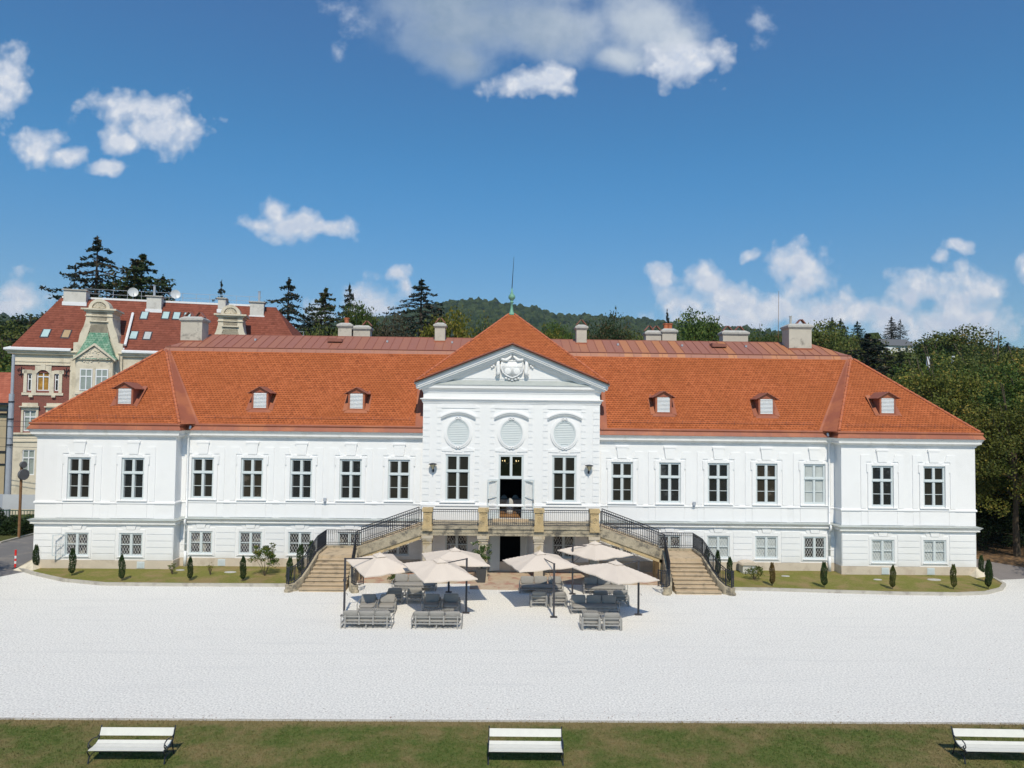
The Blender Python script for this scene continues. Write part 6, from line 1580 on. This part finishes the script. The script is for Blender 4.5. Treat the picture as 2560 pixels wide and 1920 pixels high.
# ornate gable with bay and green bell roof
def gable(x0, zb, full=True):
    o = bpy.data.objects.new('ornate_gable', None); COL.objects.link(o); o.parent = BH
    xc = x0+1.9; b = MB(); Y = -.25
    prof = [(-1.98, zb), (-1.98, 15.1), (-1.62, 15.15), (-1.50, 15.9), (-1.22, 16.6), (-1.08, 17.2), (-1.05, 17.9)]
    for s in (-1, 1):   # curved flanks, the front face leaning back with the roof
        p = [(xc+s*a, z) for a, z in prof]+[(xc+s*.62, 17.9), (xc+s*.62, 16.9), (xc+s*.95, 15.6), (xc+s*1.40, 14.2), (xc+s*1.45, zb)]
        b.prism(p if s < 0 else p[::-1], Y, Y+2.4)
    b.prism([(xc-.62, 16.9), (xc+.62, 16.9), (xc+.62, 17.9), (xc-.62, 17.9)], Y+.02, Y+2.4)
    for z0, z1, h_, oo in ((17.0, 17.1, .74, .14), (17.5, 17.58, 1.12, .08), (17.9, 18.05, 1.2, .14), (18.051, 18.2, 1.42, .28)): b.box(xc-h_, xc+h_, Y-oo, Y+2.3, z0, z1)
    b.box(xc-1.0, xc+1.0, Y+.03, Y+2.2, 17.58, 17.9)
    n = 14
    for i in range(n):   # round head with shell
        a, c_ = PI*i/n, PI*(i+1)/n
        b.prism([(xc+.86*math.cos(a), 18.201+.86*math.sin(a)), (xc+.86*math.cos(c_), 18.201+.86*math.sin(c_)), (xc+.60*math.cos(c_), 18.201+.60*math.sin(c_)), (xc+.60*math.cos(a), 18.201+.60*math.sin(a))][::-1], Y-.12, Y+1.0)
    b.prism([(xc+.6*math.cos(PI*i/12), 18.201+.6*math.sin(PI*i/12)) for i in range(13)], Y+.02, Y+1.0)
    for i in range(9):
        a = PI*(i+.5)/9; b.tube([(xc+.08*math.cos(a), Y-.02, 18.25+.08*math.sin(a)), (xc+.48*math.cos(a), Y-.06, 18.25+.48*math.sin(a))], [.03, .075], 6)
    b.build('gable_wall', CREAM if full else CREAM, o)
    g_ = MB(); k = 9; prev = None   # bell-shaped green roof
    cur = [(.62, 16.95, .18), (.68, 16.4, -.1), (.80, 15.8, -.35), (.98, 15.2, -.6), (1.2, 14.6, -.85), (1.45, 14.0, -1.05), (1.75, 13.62, -1.25)]
    for i in range(len(cur)-1):
        (a, za, ya), (c_, zc, yc) = cur[i], cur[i+1]
        g_.face([(xc-c_, yc, zc), (xc+c_, yc, zc), (xc+a, ya, za), (xc-a, ya, za)])
        for s in (-1, 1):
            p = [(xc+s*a, ya, za), (xc+s*c_, yc, zc), (xc+s*c_, Y+.02, zc), (xc+s*a, Y+.02, za)]; g_.face(p if s < 0 else p[::-1])
    g_.build('bell_roof', TILEG, o, uv=True)
    if full:
        q = MB(); q.box(xc-1.45, xc+1.45, -1.08, -.26, 0, 13.55); q.box(xc-1.78, xc-1.46, -.45, -.255, 0, 14); q.box(xc+1.46, xc+1.78, -.45, -.255, 0, 14)
        q.prism([(xc-1.5, 13.55), (xc+1.5, 13.55), (xc, 14.75)], -1.22, -.3); bay_ = q
        q = MB()
        for s in (-1, 1): p = [(xc+s*1.72, 13.42), (xc+s*1.72, 13.58), (xc, 15.0), (xc, 14.8)]; q.prism(p if s < 0 else p[::-1], -1.38, -1.0)
        q.build('bargeboard', CREAM, o)
        q = MB(); rng_ = random.Random(4)
        for i in range(42):
            z = rng_.uniform(13.3, 14.45); hw = min(1.25, (14.7-z)/.8*1.0); q.ell((xc+rng_.uniform(-hw, hw), -1.23 if z > 13.55 else -1.10, z), (rng_.uniform(.05, .1), .05, rng_.uniform(.04, .08)), 7, 5)
        bay_.v += []; n_ = len(bay_.v); bay_.v += q.v; bay_.f += [tuple(n_+i for i in f_) for f_ in q.f]; bay_.mi += q.mi; bay_.build('bay', CREAM, o)
        for a in (-1.12, .12):
            f = MB(); x_, z0 = xc+a, 10.85
            for bx in ((0, .09, 0, 1.9), (.91, 1.0, 0, 1.9), (.09, .91, 0, .09), (.09, .91, 1.81, 1.9), (.09, .91, 1.18, 1.28), (.46, .54, .09, 1.18), (.46, .54, 1.28, 1.81)): f.box(x_+bx[0], x_+bx[1], -1.14, -1.082, z0+bx[2], z0+bx[3])
            fo_ = f.build('bay_window', BWHITE, o); f = MB(); f.box(x_+.05, x_+.95, -1.11, -1.081, z0+.05, z0+1.85); f.build('pane', CURT, fo_)
        q = MB(); q.box(xc-1.5, xc+1.5, -1.16, -1.081, 10.5, 10.7); q.box(xc-.08, xc+.08, -1.12, -1.081, 10.86, 12.9); q.build('bay_sill', CREAM, o)
gable(4.75, 0); gable(15.75, 13.0, False)
b = MB(); b.box(8.35, 8.75, -.2, 2.6, 14.2, 14.75); b.box(8.62, 8.75, .2, 4.0, 14.7, 18.9) if False else None
b.tube([(8.8, -.2, 15.0), (8.55, 3.0, 18.3)], .12, 6); B(b, 'white_verge', BWHITE)
b = MB(); b.tube([(-.05, -.12, 0), (-.05, -.12, 13.9)], .07, 8); B(b, 'downpipe', STEELG)
# low house at the far left
LH = thing('low_house', 'low beige house with red tiled roof and dark gutters at the left edge', 'house', (-43.6, 22.5, 0), R_(4))
b = MB(); b.box(-14, -.2, 0, 7, 0, 9.6); b.build('wall', BEIGE, LH)
b = MB(); b.face([(-14.3, -.4, 9.7), (-.2, -.4, 9.7), (-.2, 3.5, 12.6), (-14.3, 3.5, 12.6)]); b.face([(-.2, 7.4, 9.7), (-14.3, 7.4, 9.7), (-14.3, 3.5, 12.6), (-.2, 3.5, 12.6)]); b.build('roof', tile_mat('red_pantiles', (.36, .11, .07), (.44, .15, .095), (.16, .05, .035), tw=.3, th=.33, scallop=.2), LH, uv=True)
b = MB(); b.box(-14, -.2, -.45, -.3, 9.5, 9.66); b.box(-14, -.2, -.5, -.35, 8.9, 9.1); b.box(-1.5, -1.25, -.2, -.05, 0, 9.4); b.box(-14, -.2, -.12, -.01, 8.6, 8.75); b.box(-14, -.3, -.1, -.01, 5.2, 5.36); b.box(-14, -.3, -.1, -.01, 4.1, 4.22); b.build('dark_gutter', IRON, LH)
# hillside houses
t = thing('hillside_house', 'white house with wide grey roof among trees on the right slope', 'house', (143, 210, 29.5), R_(8))
b = MB(); b.box(-5, 6, 0, 8, 0, 5.6); b.build('wall', PALER, t); b = MB(); b.face([(-6, -.6, 5.4), (7, -.6, 5.4), (6, 4, 8.2), (-5.5, 4, 8.2)]); b.face([(7, 8.6, 5.4), (-6, 8.6, 5.4), (-5.5, 4, 8.2), (6, 4, 8.2)]); b.build('roof', STEELD, t)
for x in (-3, 0, 3): b = MB(); b.box(x-.5, x+.5, -.05, -.01, 3.4, 4.8); b.build('window', PANE, t)
t = thing('terraced_house', 'white stepped house below the grey-roofed one', 'house', (128, 196, 27), R_(-5))
for i, (x0, x1, y0, z1) in enumerate(((-6, 3, 0, 3.4), (-4, 6, 3, 6.2), (-7, -1, 6, 8.2))): b = MB(); b.box(x0, x1, y0, y0+5, 0, z1); b.build('storey', BWHITE, t)
b = MB(); b.box(-4.5, 1.5, -.05, -.01, 1.2, 2.6); b.build('window', PANE, t)
t = thing('cream_cottage', 'small cream cottage on the far left slope', 'house', (-73, 72, 17.5), R_(10)); b = MB(); b.prism([(-1.5, 0), (1.5, 0), (1.5, 3.4), (0, 4.8), (-1.5, 3.4)], 0, 5); b.build('wall', CREAM, t)
b = MB(); [b.face([(s*1.8, -.2, 3.3), (0, -.2, 4.95), (0, 5.2, 4.95), (s*1.8, 5.2, 3.3)]) for s in (-1, 1)]; b.build('roof', SHEETB, t)
for i, (x, h, lab) in enumerate(((61.9, 18.2, 'left one of the two white-topped poles in the right wood'), (65.6, 18.35, 'right one of the two white-topped poles in the right wood'))):
    t = thing('floodlight_pole', lab, 'pole', (x, 60, 2), 0, 'white-topped poles in the right wood'); b = MB(); b.tube([(0, 0, 0), (0, 0, h-2)], .10, 8); b.build('pole', STEELG, t); b = MB(); b.tube([(0, 0, h-3.6), (0, 0, h-2)], .24, 10); b.build('lamp_head', BWHITE, t)
# flat roof with white dishes between the brown roof end and the twin chimneys
t = thing('flat_roof_house', 'white flat-roofed house with railing behind the palace ridge', 'house', (-25.5, 36, 0))
b = MB(); b.box(-9, 3, 0, 8, 0, 17.2); b.build('wall', PALER, t); b = MB()
for dz in (.4, .8): b.tube([(-9, .1, 17.2+dz), (3, .1, 17.2+dz)], .025, 4)
for i in range(11): b.tube([(-9+i*1.2, .1, 17.2), (-9+i*1.2, .1, 18.0)], .025, 4)
b.build('roof_railing', STEELG, t); b = MB(); b.box(-7.5, -5.2, -.3, .5, 16.0, 17.8); b.build('roof_hut', BWHITE, t)
print('objects', len(bpy.data.objects))

# ================================================================== light summer haze
hz = MB(); hz.box(-2600, 2600, -120, 2650, -3, 330); ho = hz.build('haze', None)
hm = bpy.data.materials.new('haze_air'); hm.use_nodes = True; hm.node_tree.nodes.clear()
q = NT(hm.node_tree); o_ = q.n.new('ShaderNodeOutputMaterial'); pv = q.n.new('ShaderNodeVolumePrincipled')
pv.inputs['Color'].default_value = (.72, .82, .95, 1); pv.inputs['Density'].default_value = .00010; pv.inputs['Anisotropy'].default_value = .2
q.l.new(pv.outputs[0], o_.inputs['Volume']); ho.data.materials.clear(); ho.data.materials.append(hm)
tag(ho, 'thin summer haze over the distant hills', 'haze', kind='stuff')
